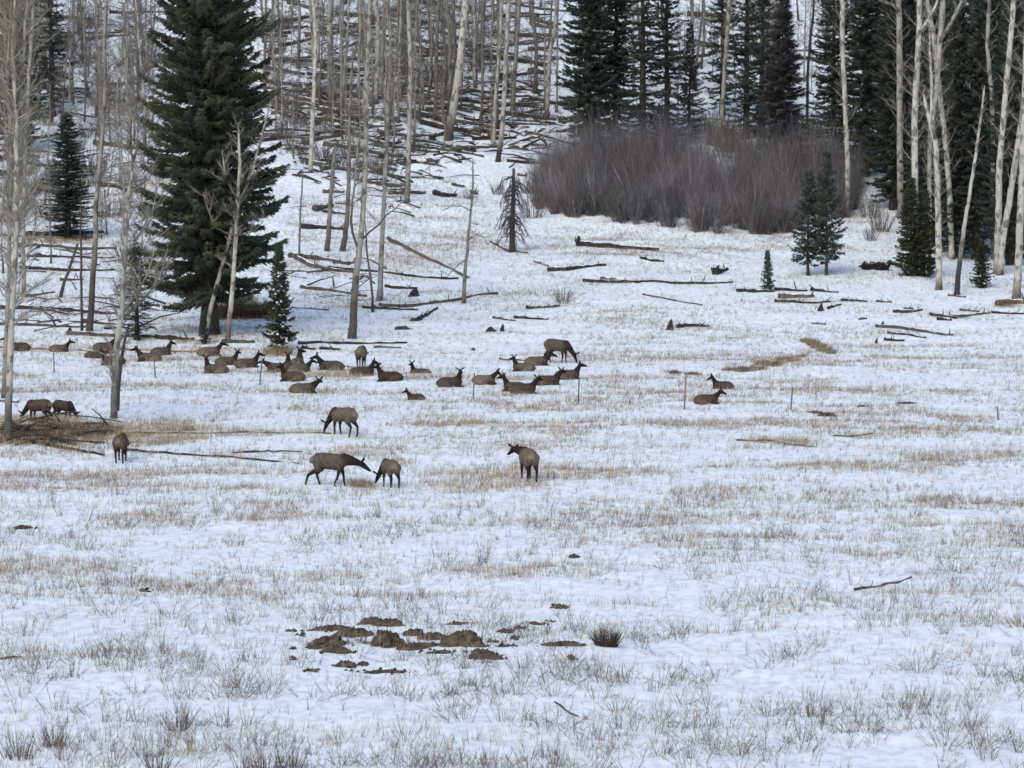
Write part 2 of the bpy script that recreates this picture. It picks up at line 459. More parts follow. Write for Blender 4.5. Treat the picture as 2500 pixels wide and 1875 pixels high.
# standing and grazing animals
E(716, 1050, -4, 'stand', "large elk walking right through snow with its head lowered", 1.0, gait=1, neck_up=-14, head_dn=38, coat=GREY)
E(843, 1053, 112, 'stand', "small elk grazing in front of the walking elk's lowered head", .86, neck_up=-48, neck_yaw=22, head_dn=58, coat=TAN)
E(1141, 1039, 104, 'stand', "lone elk standing in the tan grass band with spread ears, head turned left", 1.0, neck_up=8, neck_yaw=26, head_yaw=105, head_dn=24, coat=TAN * 1.15, ear=1.6)
E(742, 941, 138, 'stand', "elk grazing with its head left, uphill from the walking elk", 1.0, neck_up=-46, head_dn=60, coat=TAN)
E(1205, 784, -28, 'stand', "dark elk grazing with head at right, standing above the lying herd", 1.05, neck_up=-50, head_dn=66, coat=GREY)
E(84, 905, 155, 'stand', "reddish elk grazing right beside the far left aspen trunk", .88, sink=.2, neck_up=-50, head_dn=55, coat=RED)
E(137, 903, -35, 'stand', "small dark elk grazing on the bare patch, behind the reddish grazing elk", .78, sink=.18, neck_up=-48, head_dn=60, coat=GREY * .75)
E(262, 997, 88, 'stand', "brown elk seen from behind, standing below the aspen with dark stem", .92, neck_up=-40, head_dn=55, coat=RED * 1.1)
E(781, 794, 84, 'stand', "elk seen from behind, standing over the resting pair right of the small spruce", .95, neck_up=-35, head_dn=50, coat=TAN * 1.1)
# resting animals, left end to right end
E(40, 758, 185, 'lie', "elk resting at the picture's left edge, half hidden by an aspen trunk", 1.0, neck_up=58, head_dn=10, coat=RED)
E(128, 760, 8, 'lie', "elk resting behind the leftmost fence post, head up at right", .85, neck_up=52, head_dn=12, coat=TAN)
E(224, 757, 20, 'lie', "elk resting farthest back behind the dark stemmed aspen", .95, neck_up=50, head_dn=14, coat=GREY)
E(205, 774, 10, 'lie', "reddish elk resting low, left of the dark stemmed aspen", .85, neck_up=15, head_dn=10, coat=RED)
E(244, 788, 188, 'lie', "dark elk resting with head left, cut by the dark stemmed aspen trunk", 1.0, neck_up=64, head_dn=12, coat=RED * .8)
E(322, 781, 186, 'lie', "elk with long ears resting by the second fence post, head left", 1.0, neck_up=55, head_dn=14, head_yaw=-20, coat=TAN * 1.1, ear=1.4)
E(348, 768, 30, 'lie', "elk resting behind the long eared one, looking right", .95, neck_up=62, head_dn=18, coat=GREY)
E(452, 769, 4, 'lie', "elk resting in straw below the big spruce, looking right", 1.0, neck_up=52, head_dn=18, coat=TAN * 1.15)
E(466, 807, 178, 'lie', "elk resting with upright neck and raised ears at left, below big spruce", 1.0, neck_up=80, head_dn=5, head_yaw=-70, coat=TAN, ear=1.2)
E(490, 789, 4, 'lie', "elk partly hidden behind its neighbour, head raised between two others", .95, neck_up=66, head_dn=10, head_yaw=60, coat=GREY)
E(533, 794, 2, 'lie', "elk resting left of the third fence post, looking right", 1.0, neck_up=62, head_dn=18, coat=GREY)
E(600, 803, 170, 'lie', "elk showing only a grey rump behind the reddish elk below small spruce", .95, neck_up=30, head_dn=10, coat=GREY)
E(632, 823, 178, 'lie', "reddish elk resting in front of the cluster below the small spruce", .98, neck_up=72, head_dn=8, head_yaw=50, coat=RED * 1.25)
E(622, 800, 92, 'lie', "red necked elk behind the cluster's front elk, seen from behind", .95, neck_up=80, head_dn=10, coat=RED * 1.2)
E(641, 797, 75, 'lie', "tan elk with the tallest raised neck in the cluster by small spruce", 1.15, neck_up=84, head_dn=10, head_yaw=-30, coat=TAN * 1.3)
E(648, 803, -8, 'lie', "elk at the cluster's right end below small spruce, nose to the right", .9, neck_up=50, head_dn=22, coat=TAN)
E(715, 800, 177, 'lie', "grey elk resting alone right of the small spruce, head up left", 1.05, neck_up=52, head_dn=14, coat=GREY)
E(655, 849, 6, 'lie', "elk resting lowest below small spruce, looking back at the camera", 1.0, neck_up=38, head_dn=6, head_yaw=-70, coat=TAN, ear=1.2)
E(783, 812, 4, 'lie', "reddish elk of the touching pair, head raised right to its neighbour", .98, neck_up=66, head_dn=25, coat=RED)
E(842, 823, 178, 'lie', "dark elk of the touching pair, head raised left to its neighbour", 1.0, neck_up=66, head_dn=8, head_yaw=60, coat=RED * .8, ear=1.2)
E(908, 806, 172, 'lie', "elk with thin neck and spread ears, body sunk in snow", .85, sink=.18, neck_up=76, head_dn=12, head_yaw=70, coat=GREY, ear=1.3)
E(898, 864, 192, 'lie', "small calf resting alone below the herd, head left", .66, neck_up=58, head_dn=22, coat=GREY * .8)
E(972, 836, 2, 'lie', "elk resting left of the middle fence post, ears spread wide", 1.0, neck_up=78, head_dn=8, head_yaw=-75, coat=RED, ear=1.6)
E(1046, 830, -12, 'lie', "elk with pale flank right of the middle fence post, nose lowered", .92, neck_up=48, head_dn=40, coat=TAN * 1.35)
E(1131, 802, 176, 'lie', "elk resting in dry grass with head left, below the dark standing elk", .92, neck_up=72, head_dn=8, head_yaw=50, coat=TAN * 1.1, ear=1.2)
E(1160, 789, 4, 'lie', "elk resting beneath the dark standing elk, muzzle at its legs", .98, neck_up=40, head_dn=25, coat=TAN)
E(1112, 845, 160, 'lie', "elk behind the lowest of the staircase group, head raised at its left", .95, neck_up=66, head_dn=12, head_yaw=40, coat=GREY)
E(1130, 850, 4, 'lie', "lowest and leftmost elk of the three lying like a staircase", 1.02, neck_up=55, head_dn=10, head_yaw=45, coat=RED)
E(1183, 832, 6, 'lie', "middle elk of the three lying like a staircase", 1.0, neck_up=55, head_dn=10, head_yaw=45, coat=RED * 1.05)
E(1226, 819, 4, 'lie', "highest elk of the staircase three, muzzle stretched right", 1.0, neck_up=62, head_dn=12, coat=GREY)
E(1561, 840, 168, 'lie', "dark elk at right below the creek bank, nose pointing left", .82, neck_up=62, head_dn=32, coat=GREY * .75)
E(1526, 872, -6, 'lie', "elk with pale thigh resting right of the red fence post", .9, neck_up=48, head_dn=28, coat=RED * 1.1)

dg = bpy.context.evaluated_depsgraph_get()
dg.update()
for o, ch in ELK:
    me = bpy.data.meshes.new_from_object(o.evaluated_get(dg))
    me.name = "elk"
    n = len(me.vertices); V = np.zeros(n * 3, np.float32); me.vertices.foreach_get("co", V); V = V.reshape(-1, 3).astype(float)
    wsum = np.zeros(n); C = np.zeros((n, 3))
    for pts, rad, col, sq in ch:
        d = np.full(n, 9.0)
        for k in range(len(pts) - 1):
            d = np.minimum(d, seg_dist(V, np.array(pts[k], float), np.array(pts[k + 1], float), rad[k], rad[k + 1]))
        w = np.exp(-np.clip(d + .03, 0, 9) / .022) + 1e-9
        wsum += w; C += w[:, None] * np.asarray(col)
    C /= wsum[:, None]
    for nm in [a.name for a in me.color_attributes]: me.color_attributes.remove(me.color_attributes[nm])
    at = me.color_attributes.new("col", 'FLOAT_COLOR', 'POINT')
    at.data.foreach_set("color", np.hstack([C, np.ones((n, 1))]).astype(np.float32).ravel())
    me.polygons.foreach_set("use_smooth", np.ones(len(me.polygons), bool))
    if not me.materials: me.materials.append(M_FUR)
    o.modifiers.clear(); old = o.data; o.data = me
    bpy.data.meshes.remove(old)

# ------------------------------------------------------------------ bare broadleaf trees (aspens)
PALE = np.array([.43, .40, .34]); MIDG = np.array([.21, .19, .16]); BRN = np.array([.15, .12, .095]); BLK = np.array([.045, .038, .034])
TWG = np.array([.235, .20, .155])

def rand_dir(az, el):
    return np.array([math.cos(el) * math.cos(az), math.cos(el) * math.sin(az), math.sin(el)])

def add_branches(tw, P, R, n, lo, hi, length, r=None, col=TWG, twigs=14, up=(25, 60), rng=None, bcol=None):
    """limbs and fine twigs along a stem polyline P"""
    rng = rng or random
    P = np.asarray(P, float)
    seg = np.linalg.norm(np.diff(P, axis=0), axis=1); cum = np.concatenate([[0], np.cumsum(seg)]); tot = cum[-1]
    sp, sdv, sr, scol = [], [], [], []
    for i in range(n):
        s = tot * (lo + (hi - lo) * (i + rng.random()) / n)
        p = np.array([np.interp(s, cum, P[:, k]) for k in range(3)])
        rr = np.interp(s, cum, R)
        az = rng.random() * 2 * math.pi; el = math.radians(rng.uniform(*up))
        L = length * rng.uniform(.5, 1.15) * (1 - .45 * (s / tot))
        d = rand_dir(az, el); pts = [p]; q = p.copy()
        for k in range(5):
            d = d + np.array([rng.uniform(-.28, .28), rng.uniform(-.28, .28), rng.uniform(-.08, .22)])
            d /= np.linalg.norm(d); q = q + d * L / 5; pts.append(q.copy())
        r0 = min(rr * .55, .012 + .013 * L) if r is None else r
        tw.tube(pts, np.linspace(r0, .006, 6), 4, col if bcol is None else bcol, cap=False)
        pts = np.array(pts)
        for k in range(int(twigs * L / max(length, .1))):
            t = rng.uniform(.15, 1) * 4.99; a = int(t); w = t - a
            b = pts[a] * (1 - w) + pts[a + 1] * w
            td = (pts[a + 1] - pts[a]); td /= np.linalg.norm(td) + 1e-9
            dd = td * .8 + np.array([rng.uniform(-1, 1), rng.uniform(-1, 1), rng.uniform(-.5, .9)]) * .8
            dd = dd / np.linalg.norm(dd) * rng.uniform(.25, .9) * min(1.0, L * .5)
            sp.append(b); sdv.append(dd); sr.append(rng.uniform(.008, .015)); scol.append(col * rng.uniform(.7, 1.25))
            for h in range(2):
                e = dd * .55 + np.array([rng.uniform(-1, 1), rng.uniform(-1, 1), rng.uniform(-.6, .8)]) * np.linalg.norm(dd) * .5
                sp.append(b + dd * rng.uniform(.3, .8)); sdv.append(e * .8); sr.append(.006); scol.append(col * rng.uniform(.7, 1.25))
    if sp: tw.spikes(np.array(sp), np.array(sdv), np.array(sr), np.array(scol))

def stem_cols(P, base_dark, pale, dark):
    h = np.asarray(P)[:, 2] - P[0][2]
    w = np.clip((h - base_dark * .55) / max(.3, base_dark * .7), 0, 1)[:, None]
    return dark * (1 - w) + pale * w

def densify(P, R, step=.7, wig=.03, rng=None):
    rng = rng or random
    P = np.asarray(P, float); R = np.asarray(R, float)
    seg = np.linalg.norm(np.diff(P, axis=0), axis=1); cum = np.concatenate([[0], np.cumsum(seg)])
    n = max(4, int(cum[-1] / step)); s = np.linspace(0, cum[-1], n)
    Q = np.stack([np.interp(s, cum, P[:, k]) for k in range(3)], -1)
    if n > 6:
        K = Q.copy(); K[1:-1] = (Q[:-2] + 2 * Q[1:-1] + Q[2:]) / 4; Q = K
    Q[1:, 0] += np.array([rng.uniform(-wig, wig) for _ in range(n - 1)])
    Q[1:, 1] += np.array([rng.uniform(-wig * 2, wig * 2) for _ in range(n - 1)])
    return Q, np.interp(s, cum, R)

def px_stem(pts, widths, y, extend=0.0, lean_y=0.0):
    """picture polyline (base first) to a world polyline on the tree's own distance"""
    W3 = []
    for i, (u, v) in enumerate(pts):
        W3.append(at_y(u, v, y))
    W3 = np.array(W3); h = W3[:, 2] - W3[0, 2]
    W3[:, 1] += lean_y * h
    R = np.interp(np.arange(len(pts)), np.linspace(0, len(pts) - 1, len(widths)), widths) / 2 / ppm(y)
    if extend:
        d = W3[-1] - W3[-2]; d /= np.linalg.norm(d); d = d * .5 + np.array([0, 0, .5]); d /= np.linalg.norm(d)
        W3 = np.vstack([W3, W3[-1] + d * extend * .5, W3[-1] + d * extend]); R = np.concatenate([R, [R[-1] * .55, .015]])
    return W3, R

LAND = []    # (u, v, phrase) landmarks used for wording where things lie

def aspen(stems, label, pale=PALE, dark=BRN, base_dark=1.2, br=24, blen=2.2, lo=.3, twigs=20, up=(20, 60), group="bare aspens along the meadow edge", name="aspen_tree", cat="aspen tree", seed=0, twcol=TWG, land=None):
    """stems: list of (picture points base first, widths in picture units, extension above frame in m)"""
    rng = random.Random(seed + int(stems[0][0][0][0]) * 7 + len(label))
    u0, v0 = stems[0][0][0]
    base = hit(u0, v0)
    root = empty(name, base)
    tk = MB(); tw = MB()
    y = base[1]
    for (pts, wd, ext) in stems:
        P, R = px_stem(pts, wd, y, ext, rng.uniform(-.03, .03))
        if pts[0] == stems[0][0][0]: P[0, 2] = min(P[0, 2], base[2]) - .25
        P = P - base
        P, R = densify(P, R, .6, .025, rng)
        if pts[0] == stems[0][0][0]: R[0] *= 1.3; R[1] *= 1.08
        tk.tube(P, R, 10, stem_cols(P, base_dark, pale, dark), jit=.08)
        L = np.linalg.norm(P[-1] - P[0])
        nb = max(3, int(br * L / 12))
        add_branches(tw, P, R, nb, lo, .99, blen, col=twcol, twigs=twigs, up=up, rng=rng, bcol=pale * .75)
    tk.obj("trunk", M_ASPEN, root)
    tw.obj("crown", M_TWIG, root)
    tag(root, label, cat, group)
    if land: LAND.append((u0, v0, land))
    return root

A = aspen
A([([(17, 943), (19, 850), (24, 720), (31, 600), (36, 480), (36, 330), (34, 225), (28, 130), (30, 40), (33, 0)], [17, 14, 11, 9, 7, 5], 3),
   ([(34, 225), (45, 170), (54, 110), (52, 50), (60, 0)], [7, 6, 5], 3),
   ([(34, 240), (18, 190), (16, 140), (22, 60)], [6, 5, 3], 2)],
  "forked pale aspen at the picture's left edge, rooted in the bare patch", base_dark=2.6, dark=MIDG * .5, br=62, blen=3.0, lo=.22, twigs=34, land="the far left aspen")
A([([(8, 860), (14, 720), (20, 600), (22, 480), (26, 330), (18, 180), (12, 60), (14, 0)], [11, 9, 8, 6], 4)],
  "greyer aspen standing close behind the forked left edge aspen", pale=MIDG * 1.2, base_dark=1.5, br=46, blen=3, twigs=30)
A([([(52, 640), (50, 500), (56, 300), (62, 180), (70, 60), (72, 0)], [9, 8, 7], 6)],
  "tall straight aspen just right of the two left edge aspens", pale=PALE * .85, br=46, blen=3, lo=.2, twigs=28, land="the tall straight left aspen")
A([([(245, 905), (248, 800), (255, 720), (263, 678), (267, 590), (269, 538), (276, 426), (281, 390), (288, 350)], [15, 13, 11, 10, 9, 8, 6], 0),
   ([(288, 350), (280, 310), (282, 270)], [6, 3], .8), ([(288, 350), (297, 315), (299, 275)], [6, 3], .8),
   ([(263, 678), (283, 655), (305, 620), (325, 575)], [7, 5, 3], 1.0), ([(262, 690), (290, 670), (315, 640), (340, 610), (352, 580)], [6, 4, 3], .8),
   ([(268, 560), (290, 525), (310, 490), (330, 450)], [6, 4, 3], .8), ([(277, 425), (300, 400), (325, 385)], [5, 3], .6)],
  "pale forked aspen with many upswept branches beside a blackened stem", base_dark=2.6, dark=MIDG * .62, br=42, blen=2.2, lo=.12, twigs=34, land="the dark stemmed aspen")
A([([(251, 888), (256, 820), (263, 770), (270, 735), (277, 702)], [10, 9, 7, 5], 0)],
  "blackened dead stem leaning against the pale forked aspen", pale=BLK, dark=BLK, br=2, blen=.4, twigs=2, name="dead_tree", cat="dead tree", group="dead stems in the forest edge")
A([([(490, 738), (497, 680), (503, 620), (504, 594), (509, 520), (512, 440), (514, 410), (518, 370), (516, 320), (515, 290)], [12, 10, 9, 8, 7, 5], .8),
   ([(513, 435), (535, 405), (548, 370), (556, 330)], [5, 3], .8), ([(513, 430), (490, 395), (482, 350)], [5, 3], .8),
   ([(509, 508), (480, 500), (462, 488), (445, 440)], [4, 3], .8), ([(509, 508), (540, 505), (562, 490)], [4, 3], .5)],
  "upright pale aspen in front of the big spruce", base_dark=2.0, br=34, blen=1.9, lo=.3, twigs=30, land="the upright aspen by the big spruce")
A([([(442, 735), (450, 684), (470, 608), (484, 560), (498, 510), (512, 450), (540, 380), (562, 310), (585, 222)], [9, 9, 8, 7, 5, 3], 0)],
  "thin aspen leaning right across the big spruce", pale=PALE * .8, base_dark=1.0, br=12, blen=1.3, lo=.4)
A([([(193, 719), (197, 650), (201, 594), (207, 500), (205, 450), (214, 364), (221, 280), (225, 200), (224, 60), (228, 0)], [15, 12, 10, 8, 7], 5)],
  "tall grey aspen with dark lower trunk, left of the dark stemmed aspen", pale=MIDG * 1.25, dark=BLK * 1.6, base_dark=6, br=26, blen=2.6, lo=.35, twigs=18, land="the dark based aspen")
A([([(177, 720), (176, 640), (175, 560), (174, 500), (176, 450)], [6, 5, 3], 1)],
  "thin dark bare stem just left of the dark based aspen", pale=BLK * 1.5, dark=BLK, br=18, blen=.8, lo=.2, up=(-25, 15), name="dead_tree", cat="dead tree", group="dead stems in the forest edge")
A([([(129, 643), (138, 610), (150, 580), (160, 552), (168, 526)], [7, 7, 6, 5], 0)],
  "short broken pole leaning right in snow near the left edge", pale=BLK * 1.6, dark=BLK, br=2, blen=.4, twigs=1, name="dead_tree", cat="dead tree", group="dead stems in the forest edge")
# middle slope
A([([(760, 731), (764, 670), (769, 594), (777, 538), (783, 470), (788, 398), (790, 322), (791, 196), (796, 98), (798, 0)], [18, 14, 11, 10, 9], 6),
   ([(777, 545), (766, 520), (757, 480), (761, 440), (766, 398), (772, 330)], [6, 5, 3], 1), ([(780, 520), (800, 500), (815, 490), (835, 465), (868, 440)], [5, 4, 2], .3)],
  "tall aspen with blackened base, lowest on the open middle slope", pale=PALE * .7, dark=BLK * 1.9, base_dark=4.6, br=24, blen=2, lo=.3, land="the tall black based aspen")
A([([(671, 373), (673, 300), (677, 224), (682, 84), (676, 0)], [10, 9, 8], 7)],
  "pale straight aspen right of the big spruce at the slope's foot", br=14, blen=1.8, lo=.3, base_dark=.6, land="the pale aspen beside big spruce")
A([([(716, 215), (714, 120), (712, 40), (715, 0)], [14, 13, 12], 9)], "thick pale aspen high up between big spruce and tall black based aspen", br=16, pale=PALE * .9, land="the thick pale high aspen")
A([([(811, 225), (815, 140), (817, 60), (812, 0)], [12, 10, 9], 8)], "left trunk of two close pale aspens behind the tall black based aspen", br=14)
A([([(822, 215), (826, 130), (828, 60), (831, 0)], [11, 9, 8], 8)], "right trunk of two close pale aspens behind the tall black based aspen", br=14, pale=PALE * .85, land="the two close pale aspens")
A([([(879, 438), (881, 400), (885, 238), (887, 140), (884, 60), (882, 0)], [12, 10, 9, 8], 7)],
  "grey aspen standing alone left of the leaning white aspen", pale=PALE * .75, base_dark=3, dark=MIDG * .8, br=16, blen=1.8, lo=.3, land="the lone grey aspen")
A([([(940, 262), (942, 180), (943, 90), (948, 0)], [9, 8, 7], 8)], "dark grey slim aspen between lone grey aspen and leaning white aspen", pale=MIDG * .75, dark=BRN * .7, br=14, land="the dark grey slim aspen")
A([([(968, 302), (972, 275), (977, 250), (985, 195), (993, 140), (1000, 70), (1007, 0)], [20, 17, 16, 15], 9)],
  "thickest white aspen, leaning right in the middle of the slope", base_dark=2.4, dark=BRN * .7, br=16, blen=3, lo=.4, land="the leaning white aspen")
A([([(1035, 301), (1038, 260), (1041, 224), (1043, 110), (1046, 0)], [7, 6, 6], 7)], "slim dark aspen just right of the leaning white aspen", pale=MIDG * .7, dark=BRN * .6, base_dark=4, br=16, land="the slim dark aspen")
A([([(1066, 314), (1068, 250), (1073, 180), (1080, 100), (1084, 0)], [9, 8, 7], 8)], "left stem of two pale aspens above the lone drooping snag", pale=PALE * .75, br=14, base_dark=.4)
A([([(1075, 350), (1079, 325), (1083, 300), (1088, 230), (1091, 168), (1095, 80), (1099, 0)], [11, 10, 9], 8)], "right black footed stem of two pale aspens above the drooping snag", pale=PALE * .8, dark=BLK, base_dark=2.2, br=14)
A([([(1107, 247), (1109, 200), (1113, 140), (1119, 60), (1122, 0)], [12, 9, 8], 8)], "slim grey aspen left of the willow thicket, wide dark foot", pale=MIDG * 1.2, base_dark=1.2, br=14, land="the wide footed grey aspen")
A([([(1180, 260), (1184, 200), (1187, 120), (1200, 60), (1203, 0)], [10, 9, 8], 8)], "pale aspen touching the first dark spruce's left side", pale=PALE * .85, base_dark=1.5, br=12, land="the aspen touching the first spruce")
A([([(706, 543), (710, 500), (714, 440), (716, 398), (721, 350), (724, 322)], [11, 9, 8], .3)],
  "broken topped grey trunk, leftmost of three on open slope", pale=MIDG * .9, dark=BRN * .7, base_dark=2, br=6, blen=.7, name="dead_tree", cat="dead tree", group="dead stems in the forest edge")
A([([(738, 543), (746, 510), (751, 450), (753, 398), (755, 252), (760, 160)], [13, 10, 8, 6], 2)],
  "grey trunk with flared foot, second of three on open slope", pale=MIDG * .9, dark=BRN * .7, base_dark=3, br=14, blen=1)
A([([(819, 650), (823, 590), (826, 500), (831, 398), (836, 294), (838, 220)], [14, 10, 9, 6], 2)],
  "pale grey trunk with flared base behind the tall black based aspen", pale=MIDG * 1.4, dark=MIDG * .8, base_dark=1, br=12, blen=1.2, lo=.4)
A([([(806, 675), (804, 640), (800, 600), (793, 545), (790, 500)], [6, 5, 3], .8)], "thin crooked sapling right of the tall black based aspen", pale=BRN, dark=BLK, br=10, blen=.7, lo=.3, name="bare_sapling", cat="sapling", group="bare saplings")
A([([(1001, 655), (1004, 600), (1007, 566), (1013, 500), (1018, 454), (1022, 398), (1021, 355)], [9, 7, 5, 3], .5),
   ([(1008, 560), (985, 575), (965, 600)], [2.5, 1.5], 0), ([(1011, 520), (1035, 500), (1055, 530)], [2.5, 1.5], 0), ([(1017, 455), (985, 440), (955, 455)], [2.5, 1.5], 0)],
  "thin grey bare aspen standing alone beside the long diagonal log", pale=MIDG, dark=BRN, base_dark=1, br=16, blen=1.1, lo=.35, up=(-20, 45), land="the thin lone aspen")
A([([(645, 560), (648, 500), (650, 440), (655, 380)], [5, 4, 3], .8)], "short bare sapling beside the big spruce's right edge", pale=MIDG * .8, br=14, blen=1, lo=.2, name="bare_sapling", cat="sapling", group="bare saplings")
# right wood
A([([(1831, 470), (1831, 350), (1828, 270), (1825, 196), (1820, 100), (1821, 0)], [11, 10, 11], 8)], "white aspen among dark spruces, left of the right hand aspen group", base_dark=.6, br=20, blen=2, lo=.3, land="the white aspen among spruces")
A([([(1945, 470), (1945, 400), (1944, 252), (1944, 130), (1943, 25), (1940, 0)], [14, 13, 12], 7), ([(1943, 25), (1925, 8), (1895, 0)], [8, 6], 2)],
  "greyish white aspen, leftmost of the right hand aspen group", pale=PALE * .8, base_dark=3, dark=MIDG * .9, br=32, blen=2.4, lo=.25)
A([([(1976, 590), (1976, 406), (1976, 252), (1981, 150), (1985, 84), (1987, 0)], [15, 14, 12, 11], 7), ([(1986, 70), (2010, 35), (2028, 0)], [7, 5], 2)],
  "bright straight aspen rising behind the small spruce pair at right", pale=PALE * 1.1, base_dark=.5, br=28, blen=2.2, lo=.3, land="the bright straight aspen")
A([([(2056, 560), (2052, 420), (2043, 308), (2035, 238), (2029, 182), (2018, 84), (2003, 0)], [13, 12, 11, 9], 7)],
  "aspen leaning left with dark scars, crossing its neighbour at right", pale=PALE, base_dark=.5, br=28, blen=2.2, lo=.25)
A([([(2008, 590), (2008, 300), (2013, 252), (2024, 196), (2029, 112), (2038, 0)], [9, 10, 11, 12], 7), ([(2031, 90), (2055, 45), (2080, 0)], [8, 6], 3)],
  "aspen leaning right with a forked top in the right hand group", pale=PALE * .85, br=32, blen=2.2, lo=.25)
A([([(2028, 626), (2028, 560), (2026, 420), (2023, 310), (2010, 262), (1999, 224)], [14, 13, 11, 8], 1), ([(2020, 300), (2012, 240), (2013, 180), (2009, 120)], [8, 7, 5], 3)],
  "white aspen with crooked upper stem standing out front at right", pale=PALE * 1.1, dark=BRN, base_dark=1.1, br=36, blen=1.8, lo=.3, land="the crooked front aspen")
A([([(2066, 640), (2070, 590), (2076, 540), (2083, 490), (2094, 420), (2111, 308), (2120, 240), (2125, 196)], [13, 10, 8, 6, 4], .4), ([(2123, 225), (2110, 200), (2090, 190)], [3, 2], .4)],
  "thin aspen with black lower stem and pale top leaning right", pale=PALE, dark=BLK, base_dark=4.4, br=14, blen=1, lo=.6, land="the black footed thin aspen")
A([([(2146, 560), (2144, 446), (2144, 336), (2141, 196), (2133, 125), (2130, 106), (2136, 0)], [10, 9, 8], 7)], "slim wavy aspen left of the two crossing white trunks", pale=PALE * .8, base_dark=3, dark=MIDG * .7, br=24, blen=2, lo=.3)
A([([(2154, 590), (2155, 540), (2158, 364), (2167, 252), (2178, 126), (2189, 0)], [16, 14, 12, 11], 7)], "left of two white trunks joined at one foot, far right", pale=PALE * 1.08, base_dark=.8, dark=BRN, br=24, blen=2, lo=.3)
A([([(2160, 594), (2164, 524), (2178, 448), (2200, 308), (2214, 200), (2225, 80)], [15, 13, 12], 6)], "right of two white trunks joined at one foot, leaning off frame", pale=PALE * 1.05, base_dark=.8, dark=BRN, br=24, blen=2, lo=.3)
A([([(2195, 648), (2200, 566), (2208, 398), (2216, 200), (2220, 60)], [18, 15, 13], 6)], "nearest white aspen at the picture's right edge above a brown log", pale=PALE * 1.0, dark=BRN, base_dark=1.5, br=24, blen=2, lo=.3, land="the right edge aspen")
A([([(1665, 300), (1665, 104), (1670, 40), (1674, 0)], [11, 12, 12], 8)], "white aspen trunk emerging above the grey dead spruce", pale=PALE, br=16, blen=2, lo=.3)
A([([(1744, 300), (1744, 174), (1750, 90), (1758, 14)], [7, 6, 5], 2)], "black slim pole leaning right beside the grey dead spruce", pale=BLK, dark=BLK, br=16, blen=.7, name="dead_tree", cat="dead tree", group="dead stems in the forest edge")
A([([(1552, 310), (1560, 240), (1566, 140), (1572, 60), (1575, 0)], [10, 9, 9], 8)], "pale aspen trunk between the third and fourth dark spruces", pale=PALE * .75, br=24)
A([([(1349, 150), (1347, 70), (1350, 0)], [13, 12], 8)], "thick pale aspen between the first two dark spruces", pale=PALE * .85, br=16)

# ------------------------------------------------------------------ conifers
GRN = np.array([.058, .068, .047]); DGRN = np.array([.046, .058, .048]); YGRN = np.array([.050, .058, .034]); DEADG = np.array([.056, .054, .058])
def spruce_meshes(hgt, half, crown0, seed, col=GRN, dens=1.0, twl=.5, whorl=.42, droop=.25, prof=1.0, tr=None, gap=0.0, spray=.05, low=0.0):
    rng = np.random.default_rng(seed)
    tk = MB(); cr = MB()
    tr = tr or hgt * .0125
    zs = np.linspace(-.3, hgt, 14)
    P = np.stack([np.cumsum(rng.normal(0, .012, 14)), np.cumsum(rng.normal(0, .012, 14)), zs], -1)
    R = np.interp(zs, [-.3, .6, hgt], [tr * 1.7, tr * 1.1, .015])
    tk.tube(P, R, 9, np.array([.055, .045, .038]), jit=.12)
    z = crown0
    BP, BD, BR, BC = [], [], [], []
    while z < hgt - .1:
        t = (z - crown0) / (hgt - crown0)
        ln = half * min(1.0, (1 - t) ** prof * 1.04 + .02)
        if t < .12: ln *= .65 + .35 * t / .12
        nb = int(rng.integers(5, 8))
        a0 = rng.random() * 6.28
        for k in range(nb):
            if rng.random() < gap + .55 * (t < low) * (1 - t / max(low, .01)): continue
            az = a0 + k * 6.283 / nb + rng.normal(0, .2)
            L = ln * rng.uniform(.62, 1.08)
            if rng.random() < .06: L *= 1.15
            el0 = .45 * t - droop * (1 - t) + rng.normal(0, .17)
            n = max(3, int(L / .22))
            s = np.linspace(0, 1, n + 1)
            rr = s * L
            zz = z + rng.uniform(-.3, .3) * min(1, hgt / 10) + np.sin(el0) * rr - droop * .35 * L * s ** 1.6 + .24 * L * s ** 3
            x = np.cos(az) * rr + np.interp(z, P[:, 2], P[:, 0]); y = np.sin(az) * rr + np.interp(z, P[:, 2], P[:, 1])
            br = np.stack([x, y, zz], -1)
            tint = col * rng.uniform(.6, 1.35) * (np.array([1.12, 1.0, .82]) if rng.random() < .3 else np.ones(3))
            # wood of the branch
            BP.append(br[:-1]); BD.append(np.diff(br, axis=0) * 1.15); BR.append(np.full(n, .012 + .006 * L)); BC.append(np.tile(np.array([.04, .033, .028]), (n, 1)))
            # sprays
            m = int(max(4, L / .085 * dens))
            ts = rng.uniform(.02, 1.0, m) ** .8
            b = np.stack([np.interp(ts, s, br[:, q]) for q in range(3)], -1)
            out = np.array([np.cos(az), np.sin(az), 0]); lat = np.array([-np.sin(az), np.cos(az), 0])
            for rep in range(3):
                sg = rng.choice([-1, 1], m)
                l = twl * rng.uniform(.45, 1.1, m) * (1.05 - .55 * ts)
                d = out * rng.uniform(.35, 1.0, m)[:, None] + lat * (sg * rng.uniform(.2, 1.1, m))[:, None]
                d[:, 2] += rng.uniform(-.7, .55, m)
                d /= np.linalg.norm(d, axis=1)[:, None]
                BP.append(b + d * (rng.uniform(0, .3, m) * l)[:, None]); BD.append(d * l[:, None]); BR.append(spray * rng.uniform(.6, 1.2, m))
                BC.append(tint[None, :] * rng.uniform(.7, 1.3, m)[:, None])
        z += whorl * rng.uniform(.75, 1.2) * (1.0 - .35 * t)
    cr.spikes(np.vstack(BP), np.vstack(BD), np.concatenate(BR), np.vstack(BC))
    return tk.mesh("trunk", M_BARK), cr.mesh("crown", M_NEEDLE, smooth=False)

